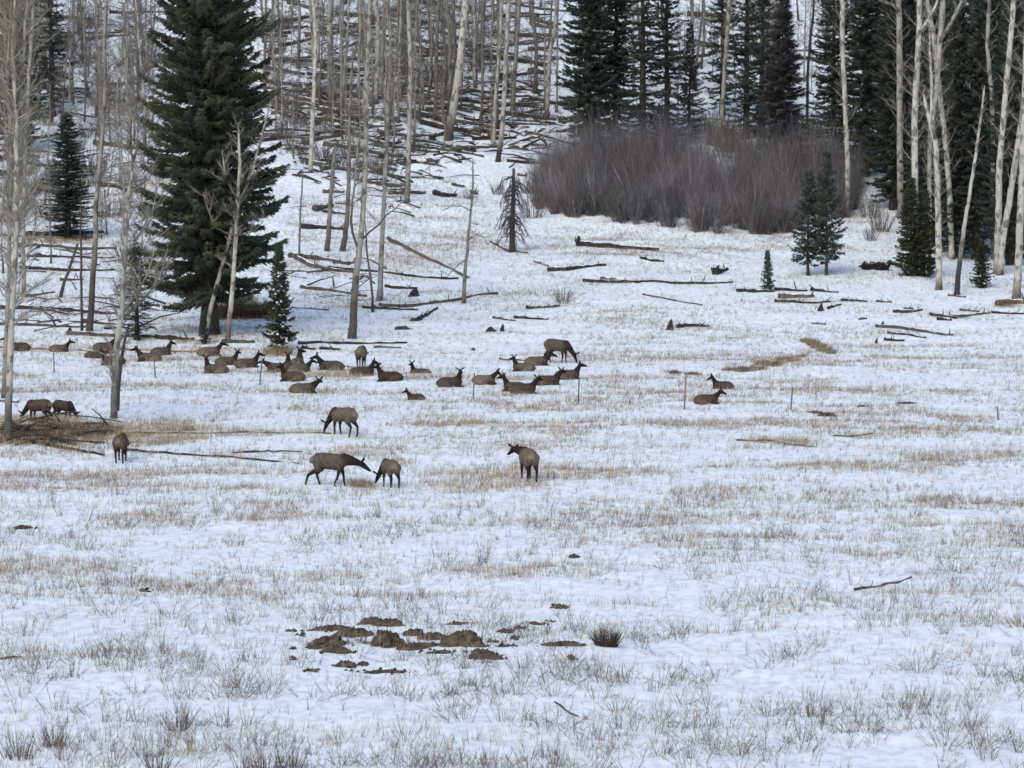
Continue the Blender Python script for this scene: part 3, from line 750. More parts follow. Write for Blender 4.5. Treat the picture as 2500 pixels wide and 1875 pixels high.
def place_spruce(u, v, meshes, sc_=1.0, rz=0.0, label="", sx=1.0, name="spruce_tree", cat="spruce tree", group="spruces of the forest", land=None, lean=0.0):
    p = hit(u, v)
    r = empty(name, p)
    r.rotation_euler = (0, lean, rz)
    r.scale = (sc_ * sx, sc_ * sx, sc_)
    put(bpy.data.objects.new("trunk", meshes[0]), r)
    put(bpy.data.objects.new("crown", meshes[1]), r)
    tag(r, label, cat, group)
    if land: LAND.append((u, v, land))
    return r

S_BIG = spruce_meshes(34, 4.85, 2.0, 1, GRN, 1.9, .72, .27, .22, .60, tr=.42, gap=.02, spray=.085, low=.13)
S_MED = spruce_meshes(25, 3.0, 1.2, 2, DGRN, 1.2, .62, .36, .28, .6, gap=.05, spray=.08)
S_MEDB = spruce_meshes(23, 2.8, 1.0, 12, DGRN * 1.1, 1.0, .58, .40, .3, .6, gap=.12, spray=.075)
S_SPARSE = spruce_meshes(25, 2.8, 1.2, 3, DGRN * 1.1, .85, .55, .52, .26, .6, gap=.25, spray=.065)
S_SLIM = spruce_meshes(12, 2.1, .8, 4, DGRN, 1.0, .46, .38, .2, .9, gap=.12, spray=.055)
S_YNG = spruce_meshes(7, 1.3, .25, 5, YGRN, 1.3, .40, .21, .12, .85, gap=.04, spray=.05)
S_YNG2 = spruce_meshes(7, 1.6, .9, 6, DGRN * 1.3, 1.1, .42, .28, .15, .8, gap=.1, spray=.045)
S_DEAD = spruce_meshes(14, 2.2, .8, 8, DEADG, 2.2, .6, .26, .35, .8, gap=.05, spray=.03)
S_TINY = spruce_meshes(3, .66, .1, 9, DGRN * 1.3, 1.2, .24, .14, .1, .95, gap=.05, spray=.035)
PS = place_spruce
PS(452, 722, S_BIG, 1.08, .3, "huge dense dark green spruce towering at left centre", land="the big spruce")
young = PS(603, 758, S_YNG, .98, .5, "small bushy spruce with snow flecks behind the resting cluster", land="the small spruce")
# snow lodged on the small spruce
sn = MB(); rg = random.Random(5)
for k in range(60):
    z = rg.uniform(.4, 5.2); rr = 1.15 * (1 - z / 7) * rg.uniform(.6, 1.0); az = rg.uniform(3.4, 6.0)
    c = np.array([math.cos(az) * rr, math.sin(az) * rr, z])
    t = np.array([-math.sin(az), math.cos(az), 0]) * .10
    sn.tube([c - t, c - t * .4 + [0, 0, .03], c + t * .4 + [0, 0, .03], c + t], [.012, .05, .05, .012], 6, (.84, .86, .88))
sn.obj("snow", M_SNOW, young)
PS(147, 515, S_MEDB, .43, 1.0, "dark ragged conifer on the left, above the straight fallen logs", sx=2.2, land="the ragged left conifer")
PS(296, 735, S_SPARSE, .26, 2.2, "thin half dead conifer with drooping twigs, left of the big spruce", sx=1.9)
PS(40, 330, S_MED, .9, .2, "dark spruce high in the top left corner", sx=1.1, land="the top left spruce")
PS(112, 250, S_SPARSE, .75, .9, "second dark spruce from the top left corner", sx=1.2)
PS(-40, 420, S_MED, .8, 2.0, "spruce leaning into frame at the left edge")
PS(1272, 330, S_MED, 1.0, .4, "first dense dark spruce from the left behind the willow thicket", sx=1.05, land="the first dark spruce")
PS(1388, 330, S_SPARSE, 1.0, 1.3, "sparse dark spruce with visible trunk, second behind the willow thicket", sx=1.05)
PS(1489, 310, S_SLIM, .92, 2.4, "pointed slim spruce whose tip shows, third behind the willow thicket", land="the pointed spruce")
PS(1612, 300, S_SPARSE, .95, 3.1, "ragged sparse spruce, fourth behind the willow thicket")
PS(1690, 375, S_DEAD, 1.15, .7, "grey purple dead spruce rising from the willow thicket", sx=1.15, name="dead_spruce", cat="dead spruce", land="the grey dead spruce")
PS(1800, 370, S_MEDB, .95, 1.1, "dark spruce just left of the white aspen among spruces")
PS(1868, 380, S_MED, 1.05, 2.8, "dark spruce just right of the white aspen among spruces", sx=.95)
PS(1915, 330, S_MEDB, 1.0, 4.0, "dark spruce behind the right hand aspen group's left side")
PS(2005, 380, S_MED, .9, 5.1, "dark spruce behind the crossing aspens at right")
PS(2075, 500, S_MEDB, .95, .8, "tall dark spruce behind the black footed thin aspen")
PS(2125, 470, S_MED, 1.0, 2.2, "dark spruce behind the slim wavy aspen at right")
PS(2190, 520, S_MEDB, 1.0, 3.3, "dark spruce at the right edge behind the white trunks")
PS(2240, 480, S_MED, 1.0, 1.9, "rightmost dark spruce, half out of frame")
PS(1440, 316, S_SPARSE, .85, .8, "dark spruce in the gap between the second and the pointed spruce")
PS(1645, 322, S_SPARSE, .95, 3.6, "dark spruce just left of the grey dead spruce")
PS(1330, 300, S_MEDB, .9, 2.9, "dark spruce squeezed between the first and second behind the willow thicket")
PS(1560, 250, S_SPARSE, .9, .5, "thin dark spruce upslope between the pointed and ragged spruces", sx=.8)
PS(1960, 330, S_MED, .95, 1.7, "dark spruce filling the gap behind the bright straight aspen")
PS(2040, 430, S_MEDB, .9, 3.9, "dark spruce behind the aspen with dark scars at right")
PS(2150, 400, S_MED, 1.0, .1, "dark spruce upslope behind the two joined white trunks")
for (u, v, q, rz_) in [(2062, 556, "tall dark spruce right behind the black footed thin aspen's stem", .4), (2108, 560, "dark spruce low down behind the slim wavy aspen", 1.9), (2184, 572, "dark spruce low down behind the two joined white trunks", 3.3), (1930, 452, "dark spruce at the foot of the greyish white leftmost aspen", 4.1), (2012, 530, "dark spruce low down behind the small spruce pair at right", 5.6)]:
    PS(u, v, S_MEDB if rz_ < 3 else S_MED, .9, rz_, q)
PS(1745, 596, S_YNG2, 1.12, .5, "left young spruce of the pair before the willow thicket", land="the young spruce pair")
PS(1786, 595, S_YNG2, 1.32, 2.6, "right, taller young spruce of the pair before the willow thicket", sx=.85)
PS(1659, 630, S_TINY, 1.02, 1.0, "tiny lone spruce sapling standing on the open snow at right", land="the tiny spruce")
PS(1966, 597, S_YNG, 1.03, 3.0, "left young spruce before the bright straight aspen", sx=1.2)
PS(1996, 598, S_YNG, .9, 1.4, "right young spruce before the bright straight aspen", sx=1.15)
PS(2121, 622, S_YNG, .50, 4.2, "low bushy spruce at right between white trunks", sx=1.5)
PS(442, 744, S_TINY, .75, 2.0, "knee high spruce seedling at the big spruce's foot")

# grey snag with drooping branches
def snag():
    p = hit(1106, 545); r = empty("dead_snag", p)
    h = 181 / ppm(p[1]); rng = random.Random(3)
    tk = MB(); br = MB()
    zs = np.linspace(-.2, h, 10)
    tk.tube(np.stack([zs * .02, zs * 0, zs], -1), np.interp(zs, [-.2, .5, h], [.36, .24, .1]), 10, np.array([.06, .05, .045]), jit=.15)
    P, D, R = [], [], []
    for k in range(120):
        z = rng.uniform(.22, .92) * h; az = rng.uniform(0, 6.28); L = rng.uniform(.9, 2.3) * (1.1 - .4 * z / h)
        a = np.array([0, 0, z]); d = rand_dir(az, math.radians(rng.uniform(-35, 0)))
        m = a + d * L * .5; e = rand_dir(az + rng.uniform(-.3, .3), math.radians(rng.uniform(-75, -45))) * L * .6
        br.tube([a, m, m + e], [.036, .03, .014], 4, np.array([.075, .066, .064]), cap=False)
        for q in range(7):
            t = rng.random(); P.append(m + e * t); D.append(e * .3 + np.array([rng.uniform(-.25, .25), rng.uniform(-.25, .25), -.15])); R.append(.017)
    br.spikes(P, D, R, np.array([.085, .075, .072]))
    tk.obj("trunk", M_BARK, r); br.obj("branches", M_TWIG, r)
    tag(r, "grey dead snag with drooping bare branches, alone left of the willow thicket", "dead tree", "dead stems in the forest edge")
    LAND.append((1106, 545, "the drooping snag"))
snag()

# ------------------------------------------------------------------ slim trunks of the hillside wood (shared shapes, individual trees)
def slim_variant(seed, bushy=False):
    rng = random.Random(seed)
    h = rng.uniform(15, 19); n = 12
    zs = np.linspace(-.3, h, n); x = np.cumsum([rng.uniform(-.14, .14) for _ in range(n)]); y = np.cumsum([rng.uniform(-.14, .14) for _ in range(n)])
    P = np.stack([x - x[0], y - y[0], zs], -1); r0 = rng.uniform(.10, .15)
    R = np.interp(zs, [-.3, .4, h], [r0 * 1.5, r0, .02])
    tone = rng.choice([PALE * .95, PALE * .85, MIDG * 1.3, PALE * .7, MIDG * .8])
    tk = MB(); tw = MB()
    tk.tube(P, R, 8, stem_cols(P, rng.uniform(.8, 3.5), tone, BRN * .8), jit=.08)
    add_branches(tw, P, R, 64 if bushy else rng.randint(34, 46), .05 if bushy else .12, .98, 2.1 if bushy else 1.8, col=(np.array([.19, .165, .14]) if bushy else np.array([.22, .20, .175])) * rng.uniform(.75, 1.1), twigs=26 if bushy else 22, up=(5, 55), rng=rng)
    return tk.mesh("trunk", M_ASPEN), tw.mesh("crown", M_TWIG), ('pale' if tone[0] > .3 else 'grey')
SLIM = [slim_variant(100 + k) for k in range(10)]
BUSHY = [slim_variant(200 + k, True) for k in range(5)]
rg = random.Random(21)
AUTO = []       # (object, u, v, description) worded at the end
def forest(n, u0, u1, v0, v1, smin=.7, smax=1.25, keep=None, bush=.15):
    c = 0; tries = 0
    while c < n and tries < n * 30:
        tries += 1
        u = rg.uniform(u0, u1); v = rg.uniform(v0, v1)
        if keep and not keep(u, v): continue
        p = hit(u, v)
        bz = rg.random() < bush
        m = BUSHY[rg.randrange(5)] if bz else SLIM[rg.randrange(len(SLIM))]
        r = empty("aspen_tree", p)
        s = rg.uniform(smin, smax); w = s * rg.uniform(.7, 1.35)
        r.scale = (w, w, s); lx = rg.gauss(0, .03)
        r.rotation_euler = (rg.gauss(0, .02), lx, rg.uniform(0, 6.28))
        put(bpy.data.objects.new("trunk", m[0]), r); put(bpy.data.objects.new("crown", m[1]), r)
        AUTO.append((r, u, v, ("twiggy " if bz else "slim " if w < 1 else "sturdy ") + m[2] + " bare aspen", "aspen tree", "slim bare aspens of the hillside wood"))
        c += 1
forest(48, 0, 345, 20, 330, bush=.4)
forest(14, 0, 330, 400, 600, .4, .75, keep=lambda u, v: abs(u - 147) > 25, bush=.6)
forest(84, 570, 1205, 8, 290, keep=lambda u, v: v < 330 - .12 * abs(u - 800), bush=.05)
forest(12, 600, 900, 290, 400, .4, .8, bush=.5)
forest(40, 1210, 1960, 20, 240, bush=.3)
forest(16, 1950, 2230, 60, 460, bush=.3)

def poles(n, u0, u1, v0, v1):
    for k in range(n):
        u = rg.uniform(u0, u1); v = rg.uniform(v0, v1); p = hit(u, v)
        m = POLE[rg.randrange(4)]; r_ = empty("bare_sapling", p); s_ = rg.uniform(.6, 1.2); r_.scale = (s_, s_, s_)
        r_.rotation_euler = (rg.gauss(0, .05), rg.gauss(0, .06), rg.uniform(0, 6.28))
        put(bpy.data.objects.new("trunk", m[0]), r_); put(bpy.data.objects.new("crown", m[1]), r_)
        AUTO.append((r_, u, v, "spindly bare sapling", "sapling", "spindly saplings between the trunks"))
def pole_variant(seed):
    rng = random.Random(seed); h = rng.uniform(6, 9); zs = np.linspace(-.2, h, 9)
    P = np.stack([np.cumsum([rng.uniform(-.12, .12) for _ in zs]), np.cumsum([rng.uniform(-.12, .12) for _ in zs]), zs], -1); P[:, :2] -= P[0, :2]
    R = np.linspace(.075, .012, 9); tk = MB(); tw = MB()
    tk.tube(P, R, 6, MIDG * rng.uniform(.5, 1.2)); add_branches(tw, P, R, 34, .12, .98, 1.5, col=BRN * 1.3, twigs=24, up=(-5, 55), rng=rng)
    return tk.mesh("trunk", M_ASPEN), tw.mesh("crown", M_TWIG)
POLE = [pole_variant(300 + k) for k in range(4)]
poles(34, 575, 1205, 10, 330); poles(30, 0, 345, 30, 520); poles(16, 1450, 1800, 40, 230)

# bare shrubs of the slope (brownish brush)
def shrub_variant(seed, h, spread, n, col):
    rng = random.Random(seed); mb = MB(); P, D, R, C = [], [], [], []
    for k in range(n):
        az = rng.uniform(0, 6.28); rr = spread * rng.random() ** .5 * .35; L = h * rng.uniform(.55, 1.1)
        b = np.array([math.cos(az) * rr, math.sin(az) * rr, -.1]); d = rand_dir(az + rng.uniform(-.6, .6), math.radians(rng.uniform(48, 86)))
        m = b + d * L * .55; e = d * .7 + np.array([rng.uniform(-.3, .3), rng.uniform(-.3, .3), .35]); e = e / np.linalg.norm(e) * L * .5
        c = col * rng.uniform(.7, 1.3)
        mb.tube([b, m, m + e], [.016, .011, .004], 3, c, cap=False)
        for q in range(9):
            t = rng.uniform(.2, 1); o = b + (m - b) * min(1, t * 1.6) + e * max(0, t - .6)
            P.append(o); D.append(np.array([rng.uniform(-.5, .5), rng.uniform(-.5, .5), rng.uniform(.1, .8)]) * h * .22); R.append(.007); C.append(c)
    mb.spikes(P, D, R, np.array(C))
    return mb.mesh("bare_shrub", M_TWIG)
BRUSHC = np.array([.135, .112, .090])
SHR = [shrub_variant(50 + k, 1.7, 1.6, 46, BRUSHC) for k in range(4)]
def shrubs(lst):
    for (u, v, s) in lst:
        p = hit(u, v); o = bpy.data.objects.new("bare_shrub", SHR[rg.randrange(4)]); COL.objects.link(o)
        o.location = p; o.scale = (s * rg.uniform(.9, 1.3), s * rg.uniform(.9, 1.3), s); o.rotation_euler = (0, 0, rg.uniform(0, 6.28))
        AUTO.append((o, u, v, "twiggy brown shrub", "shrub", "bare brown shrubs on the slope"))
shrubs([(640, 330, 1.5), (665, 355, 1.3), (700, 345, 1.5), (730, 365, 1.3), (755, 340, 1.4), (690, 290, 1.5), (640, 270, 1.6), (720, 250, 1.3), (615, 300, 1.5), (800, 360, 1.1),
        (830, 380, 1.1), (850, 350, 1.0), (770, 390, 1.0), (905, 330, 1.0), (620, 240, 1.5), (660, 210, 1.3), (740, 190, 1.2), (860, 420, .9), (1150, 470, 1.3), (1170, 440, 1.5),
        (1145, 415, 1.2), (330, 470, 1.5), (240, 470, 1.4), (100, 470, 1.3), (60, 420, 1.5), (280, 560, 1.3), (330, 600, 1.4), (110, 400, 1.2), (20, 480, 1.4), (200, 400, 1.3),
        (1905, 500, 1.3), (1880, 470, 1.3), (1990, 470, 1.2), (1880, 520, .8), (1215, 655, .8), (270, 640, 1.0), (1010, 430, .7), (1075, 420, .8), (560, 680, .9), (470, 690, .9)])
shrubs([(rg.uniform(570, 1205), rg.uniform(15, 270), rg.uniform(1.0, 1.7)) for k in range(20)] + [(rg.uniform(1420, 1780), rg.uniform(285, 345), rg.uniform(1.3, 2.0)) for k in range(16)] + [(rg.uniform(0, 340), rg.uniform(60, 460), rg.uniform(1.1, 1.7)) for k in range(24)])

# ------------------------------------------------------------------ willow thicket: one dense mass nobody could count
def thicket():
    rng = np.random.default_rng(12); mb = MB()
    P, D, R, C = [], [], [], []
    cl = []
    for k in range(330):
        u = 1160 + 690 * rng.random()
        lo = np.interp(u, [1150, 1250, 1400, 1550, 1700, 1780, 1905], [452, 474, 488, 508, 510, 478, 455])
        v = lo - rng.random() ** 1.1 * (lo - 385)
        cl.append((u, v))
    for (u, v) in cl:
        p = hit(u, v)
        hmax = rng.uniform(2.6, 5.9) * np.interp(u, [1150, 1215, 1260, 1740, 1870], [.5, 1.0, 1.12, 1.02, .75]) * np.interp(v, [392, 515], [1.2, .66]) * np.interp(u, [1300, 1450, 1700], [1, 1.15, 1.15])
        ns = 52
        az = rng.uniform(0, 6.283, ns); rr = .28 * np.sqrt(rng.random(ns))
        b = p + np.stack([np.cos(az) * rr, np.sin(az) * rr, np.full(ns, -.15)], -1)
        el = np.radians(rng.uniform(54, 88, ns)); az2 = az + rng.normal(0, .7, ns)
        L = hmax * rng.uniform(.5, 1.05, ns) * np.where(rng.random(ns) < .15, 1.3, 1.0)
        d = np.stack([np.cos(el) * np.cos(az2), np.cos(el) * np.sin(az2), np.sin(el)], -1)
        col = rng.uniform(.65, 1.55) * np.array([[.105, .098, .102], [.116, .102, .108], [.098, .086, .078]])[rng.integers(0, 3)] * rng.uniform(.65, 1.45, ns)[:, None]
        col[rng.random(ns) < .12] *= 1.9
        P.append(b); D.append(d * (L * .62)[:, None]); R.append(np.full(ns, .015)); C.append(col)
        m = b + d * (L * .5)[:, None]
        d2 = d + rng.normal(0, .14, (ns, 3)); d2[:, 2] += .2; d2 /= np.linalg.norm(d2, axis=1)[:, None]
        P.append(m); D.append(d2 * (L * .5)[:, None]); R.append(np.full(ns, .010)); C.append(col)
        for q in range(6):
            t = rng.uniform(.15, .95, ns)
            o = b + d * (L * t * .62)[:, None]
            dd = d * .9 + rng.normal(0, .35, (ns, 3)); dd[:, 2] = np.abs(dd[:, 2]); dd /= np.linalg.norm(dd, axis=1)[:, None]
            P.append(o); D.append(dd * (L * rng.uniform(.15, .4, ns))[:, None]); R.append(np.full(ns, .009)); C.append(col * rng.uniform(.8, 1.2))
    mb.spikes(np.vstack(P), np.vstack(D), np.concatenate(R), np.vstack(C))
    o = mb.obj("willow_thicket", M_TWIG, smooth=False)
    tag(o, "dark purple brown leafless willow thicket along the forest foot", "willow thicket", kind="stuff")
thicket()
LAND.append((1400, 470, "the willow thicket"))

# ------------------------------------------------------------------ logs
LOGC = np.array([.085, .073, .062]); LOGD = np.array([.036, .030, .028]); LOGB = np.array([.13, .095, .065])
def log(pts, w, col=LOGC, mat=None, label=None, stubs=3, root=False, name="fallen_log", lift=.0, cat="log", group="fallen logs"):
    rng = random.Random(int(pts[0][0] * 13 + pts[0][1]))
    H3 = [hit(u, v) for (u, v) in pts]
    c0 = np.mean(H3, axis=0)
    W3 = []
    for a, b in zip(H3[:-1], H3[1:]):
        for t in np.linspace(0, 1, 6, endpoint=False): W3.append(a * (1 - t) + b * t)
    W3.append(H3[-1]); W3 = np.array(W3)
    n = len(W3)
    r0 = w * 1.3 / 2 / ppm(c0[1])
    R = np.linspace(r0, r0 * .55, n)
    gz = HT(W3[:, 0], W3[:, 1]); k = np.ones(5) / 5
    gz = np.convolve(np.pad(gz, 2, mode='edge'), k, mode='valid')
    W3[:, 2] = np.maximum(gz, W3[:, 2] * 0 + gz) + R * .55 + lift
    W3[:, 0] += np.array([rng.uniform(-.03, .03) for _ in range(n)]); W3[:, 2] += np.array([rng.uniform(-.03, .04) for _ in range(n)])
    mb = MB(); base = W3[0] * .5 + W3[-1] * .5
    cc = col * np.array([rng.uniform(.75, 1.3) for _ in range(n)])[:, None]
    mb.tube(W3 - base, R, 9, cc, jit=.22)
    for q in range(stubs):
        i = rng.randrange(1, n - 1); d = rand_dir(rng.uniform(0, 6.28), math.radians(rng.uniform(10, 70))) * rng.uniform(.25, .9) * min(1, r0 * 5)
        mb.tube([W3[i] - base, W3[i] - base + d * .6, W3[i] - base + d + [0, 0, .05]], [r0 * .3, r0 * .2, .01], 5, col * .9)
    if root:
        for q in range(11):
            d = rand_dir(rng.uniform(0, 6.28), rng.uniform(-.5, 1.4)); d[0] *= .7
            L = r0 * rng.uniform(1.4, 3.2)
            mb.tube([W3[0] - base, W3[0] - base + d * L * .6, W3[0] - base + d * L], [r0 * .8, r0 * .45, .02], 6, LOGD, jit=.3)
    o = mb.obj(name, mat or M_LOG)
    o.location = base
    u = (pts[0][0] + pts[-1][0]) / 2; v = (pts[0][1] + pts[-1][1]) / 2
    if label: tag(o, label, cat, group)
    else:
        L = abs(pts[-1][0] - pts[0][0]); size = "long" if L > 110 else "short" if L < 45 else "medium"
        tone = "dark" if col[0] < .07 else "brown" if col[0] > .12 else "grey"
        AUTO.append((o, u, v, size + " " + ("thin " if w < 6 else "thick " if w > 10 else "") + tone + " fallen log", cat, group))
    return o

log([(643, 745), (760, 744), (878, 742)], 7, LOGD, label="straight dark log on open snow right of the small spruce", stubs=2)
log([(838, 516), (880, 540), (930, 563), (1013, 603)], 7, LOGB, label="long brown log slanting downhill to the thin lone aspen", stubs=1, mat=M_LOGBARE)
log([(671, 577), (760, 586), (880, 598), (990, 604)], 7, LOGD, label="long dark log passing behind the tall black based aspen", stubs=5)
log([(820, 663), (900, 662), (980, 652), (1074, 636)], 8, LOGC, label="grey log sloping up right past the thin lone aspen's foot", stubs=4)
log([(783, 666), (840, 669), (903, 671)], 7, LOGD)
log([(833, 621), (870, 624), (900, 625)], 7, LOGD)
log([(892, 694), (915, 686), (945, 666)], 9, LOGD, label="twisted dark log end below the thin lone aspen", root=False)
log([(651, 623), (720, 630), (791, 643)], 8, LOGC)
log([(626, 556), (690, 562), (755, 573)], 11, LOGC)
log([(649, 493), (690, 494), (741, 497)], 11, LOGD)
log([(640, 560), (700, 583), (770, 590)], 10, LOGC)
log([(1066, 688), (1090, 692), (1112, 694)], 5, LOGC)
log([(1250, 532), (1300, 535), (1360, 538), (1423, 543)], 12, LOGD, root=True, label="thick dark log with upturned roots below the willow thicket", stubs=1)
log([(1185, 586), (1225, 585), (1265, 579), (1308, 574)], 9, LOGD, label="curved dark log right of the drooping snag", stubs=2)
log([(1261, 609), (1330, 612), (1450, 613), (1583, 612)], 7, LOGD, label="longest level log across the open snow below the willow thicket", stubs=6)
log([(1300, 610), (1360, 612)], 12, LOGB, stubs=0)
log([(1389, 637), (1450, 649), (1518, 661)], 4, LOGC, label="thin grey pole slanting right below the longest level log", stubs=0)
log([(1462, 710), (1495, 706), (1532, 706)], 8, LOGD)
log([(1137, 668), (1170, 666), (1210, 661)], 7, LOGD)
log([(1111, 688), (1145, 690), (1185, 691)], 6, LOGD)
log([(1384, 558), (1409, 566)], 7, LOGD)
log([(1408, 566), (1435, 567)], 6, LOGD, stubs=0)
log([(1545, 593), (1570, 584)], 12, LOGD, root=True, label="short upturned root stump left of the tiny spruce", stubs=1, name="root_stump", cat="stump")
log([(1062, 524), (1100, 545), (1140, 548)], 6, LOGB)
log([(1154, 566), (1185, 577)], 5, LOGB)
log([(1594, 630), (1630, 632), (1671, 631)], 8, LOGD, root=False)
log([(1672, 628), (1744, 630)], 8, LOGD); log([(1752, 629), (1811, 633)], 7, LOGD)
log([(1682, 645), (1720, 643), (1758, 642)], 11, LOGB)
log([(1674, 653), (1730, 656), (1794, 653)], 7, LOGD); log([(1817, 651), (1873, 653)], 6, LOGD); log([(1892, 653), (1926, 654)], 5, LOGC)
log([(1789, 668), (1817, 660)], 6, LOGD, stubs=1)
log([(1929, 675), (1960, 676), (1993, 670)], 7, LOGD); log([(1955, 668), (1990, 672)], 5, LOGC)
log([(2010, 681), (2066, 689)], 7, LOGD); log([(2052, 685), (2100, 682), (2139, 678)], 6, LOGC); log([(2074, 672), (2116, 674)], 6, LOGC)
log([(2141, 677), (2175, 679), (2215, 680)], 6, LOGD); log([(2155, 661), (2200, 656), (2240, 657)], 13, LOGB)
log([(2025, 692), (2055, 693)], 7, LOGD)
log([(1892, 707), (1960, 712), (2010, 720), (2060, 725)], 8, LOGC, root=False, label="grey log with raised dark butt, lowest of the right logs", stubs=2)
log([(1917, 722), (1960, 724), (2001, 731)], 6, LOGD); log([(1909, 736), (1954, 738)], 7, LOGD)
log([(1754, 700), (1785, 702)], 4, LOGC); log([(1855, 691), (1872, 690)], 5, LOGC, stubs=0)
log([(2050, 640), (2085, 644)], 6, LOGB, stubs=1)
log([(0, 668), (100, 668), (200, 677), (252, 678)], 9, LOGD, label="long dark log crossing behind the left aspens at snow edge", stubs=3)
log([(-20, 703), (90, 706), (196, 709)], 8, LOGC); log([(146, 724), (250, 728), (392, 733)], 10, LOGC, label="thick grey log behind the left resting elk", stubs=2)
log([(336, 732), (420, 736)], 11, LOGD, stubs=2); log([(-20, 752), (90, 756), (190, 760)], 5, LOGB, stubs=0); log([(260, 757), (420, 761)], 5, LOGB, stubs=0)
log([(50, 511), (140, 510), (224, 503)], 11, LOGD); log([(42, 535), (150, 540), (252, 539)], 9, LOGC); log([(42, 556), (150, 558), (246, 558)], 6, LOGD)
log([(45, 581), (150, 586), (243, 585)], 8, LOGD); log([(0, 510), (60, 512)], 5, LOGC); log([(75, 556), (110, 557)], 9, LOGD, stubs=0)
log([(482, 742), (549, 741)], 10, LOGC, stubs=2); log([(20, 690), (90, 695)], 4, LOGC); log([(80, 700), (150, 690)], 4, LOGC)
log([(40, 955), (120, 968), (225, 985)], 9, LOGD, mat=M_LOGBARE, label="dark log along the lower edge of the bare patch", stubs=2)
log([(0, 938), (110, 930), (250, 935)], 8, LOGC, mat=M_LOGBARE, label="weathered log lying across the bare patch at left", stubs=1)
log([(-10, 868), (40, 870)], 7, LOGC, stubs=1)
log([(250, 936), (400, 938), (560, 935), (715, 938)], 5, LOGC, label="very long thin log pointing to the upper grazing elk's muzzle", stubs=3)
log([(275, 975), (400, 984), (500, 988), (645, 1002)], 5, LOGD, mat=M_LOGBARE, label="long dark fallen sapling ending at the walking elk", stubs=2)
log([(500, 980), (580, 976), (655, 978)], 4, LOGD, mat=M_LOGBARE, label="upper forked branch of fallen sapling left of the walking elk", stubs=1)
log([(1845, 1278), (1900, 1270), (1970, 1250)], 6, LOGC, mat=M_LOGBARE, label="thin grey log slanting in the meadow at lower right", stubs=1)
log([(1200, 1520), (1248, 1550)], 4, LOGC, mat=M_LOGBARE, label="thin stick lying in the foreground snow below the soil mounds", stubs=0, name="stick", cat="stick")
log([(0, 1426), (46, 1421)], 5, LOGC, mat=M_LOGBARE, label="grey stick on the snow at the lower left edge", stubs=0, name="stick", cat="stick")
log([(1590, 953), (1680, 955), (1765, 966)], 4, LOGB, mat=M_LOGBARE, stubs=0, name="stick", cat="stick", label="long dry stick in the brown strip right of middle")
log([(1800, 943), (1885, 938)], 4, LOGB, mat=M_LOGBARE, stubs=0, name="stick", cat="stick", label="dry stick above the brown strip at right")
log([(1080, 777), (1130, 780), (1180, 782)], 4, LOGC, label="thin log behind the elk beneath the dark standing elk", stubs=0)
log([(669, 782), (720, 788), (770, 796)], 4, LOGC, label="thin log slanting between small spruce and resting pair", stubs=0)
log([(655, 753), (680, 756)], 8, LOGD, stubs=1); log([(690, 755), (735, 757)], 7, LOGD, stubs=1); log([(808, 752), (866, 753)], 5, LOGC, stubs=0)
log([(700, 315), (790, 330), (870, 340)], 11, LOGC); log([(665, 355), (740, 368), (830, 380)], 12, LOGC, label="thick grey log at the foot of the pale aspen beside big spruce")
log([(945, 325), (1000, 332), (1044, 340)], 7, LOGC); log([(888, 318), (950, 322)], 7, LOGD); log([(1095, 350), (1200, 357)], 8, LOGD)
log([(870, 200), (950, 210), (1040, 222)], 12, LOGC); log([(860, 240), (960, 262), (1080, 280)], 11, LOGC); log([(910, 270), (990, 285), (1070, 290)], 13, LOGD)
log([(1010, 235), (1110, 250), (1200, 262)], 11, LOGC); log([(640, 215), (700, 228), (780, 240)], 9, LOGC); log([(1060, 215), (1070, 200), (1115, 190)], 5, LOGD, lift=.5)
# scatter of dead-fall on the hillside
def deadfall(n, u0, u1, v0, v1, keep=None, lmin=40, lmax=190):
    c = 0
    while c < n:
        u = rg.uniform(u0, u1); v = rg.uniform(v0, v1)
        if keep and not keep(u, v): continue
        L = rg.uniform(lmin, lmax) * rg.uniform(.5, 1); sl = rg.gauss(.06, .12) * L
        b = rg.uniform(-.04, .04) * L
        col = rg.choice([LOGC, LOGD, LOGC * .8, LOGC * 1.2])
        log([(u - L / 2, v - sl / 2), (u, v + b), (u + L / 2, v + sl / 2)], rg.uniform(4.5, 11), col, stubs=rg.randint(1, 5), lift=rg.choice([0, 0, .1, .3]))
        c += 1
deadfall(140, 570, 1200, 5, 330, keep=lambda u, v: v < 345 - .1 * abs(u - 850))
deadfall(26, 0, 330, 20, 480)
deadfall(16, 640, 1180, 330, 470, lmin=20, lmax=90)
deadfall(16, 1330, 1830, 20, 260)
deadfall(8, 60, 360, 560, 720, lmin=20, lmax=90)

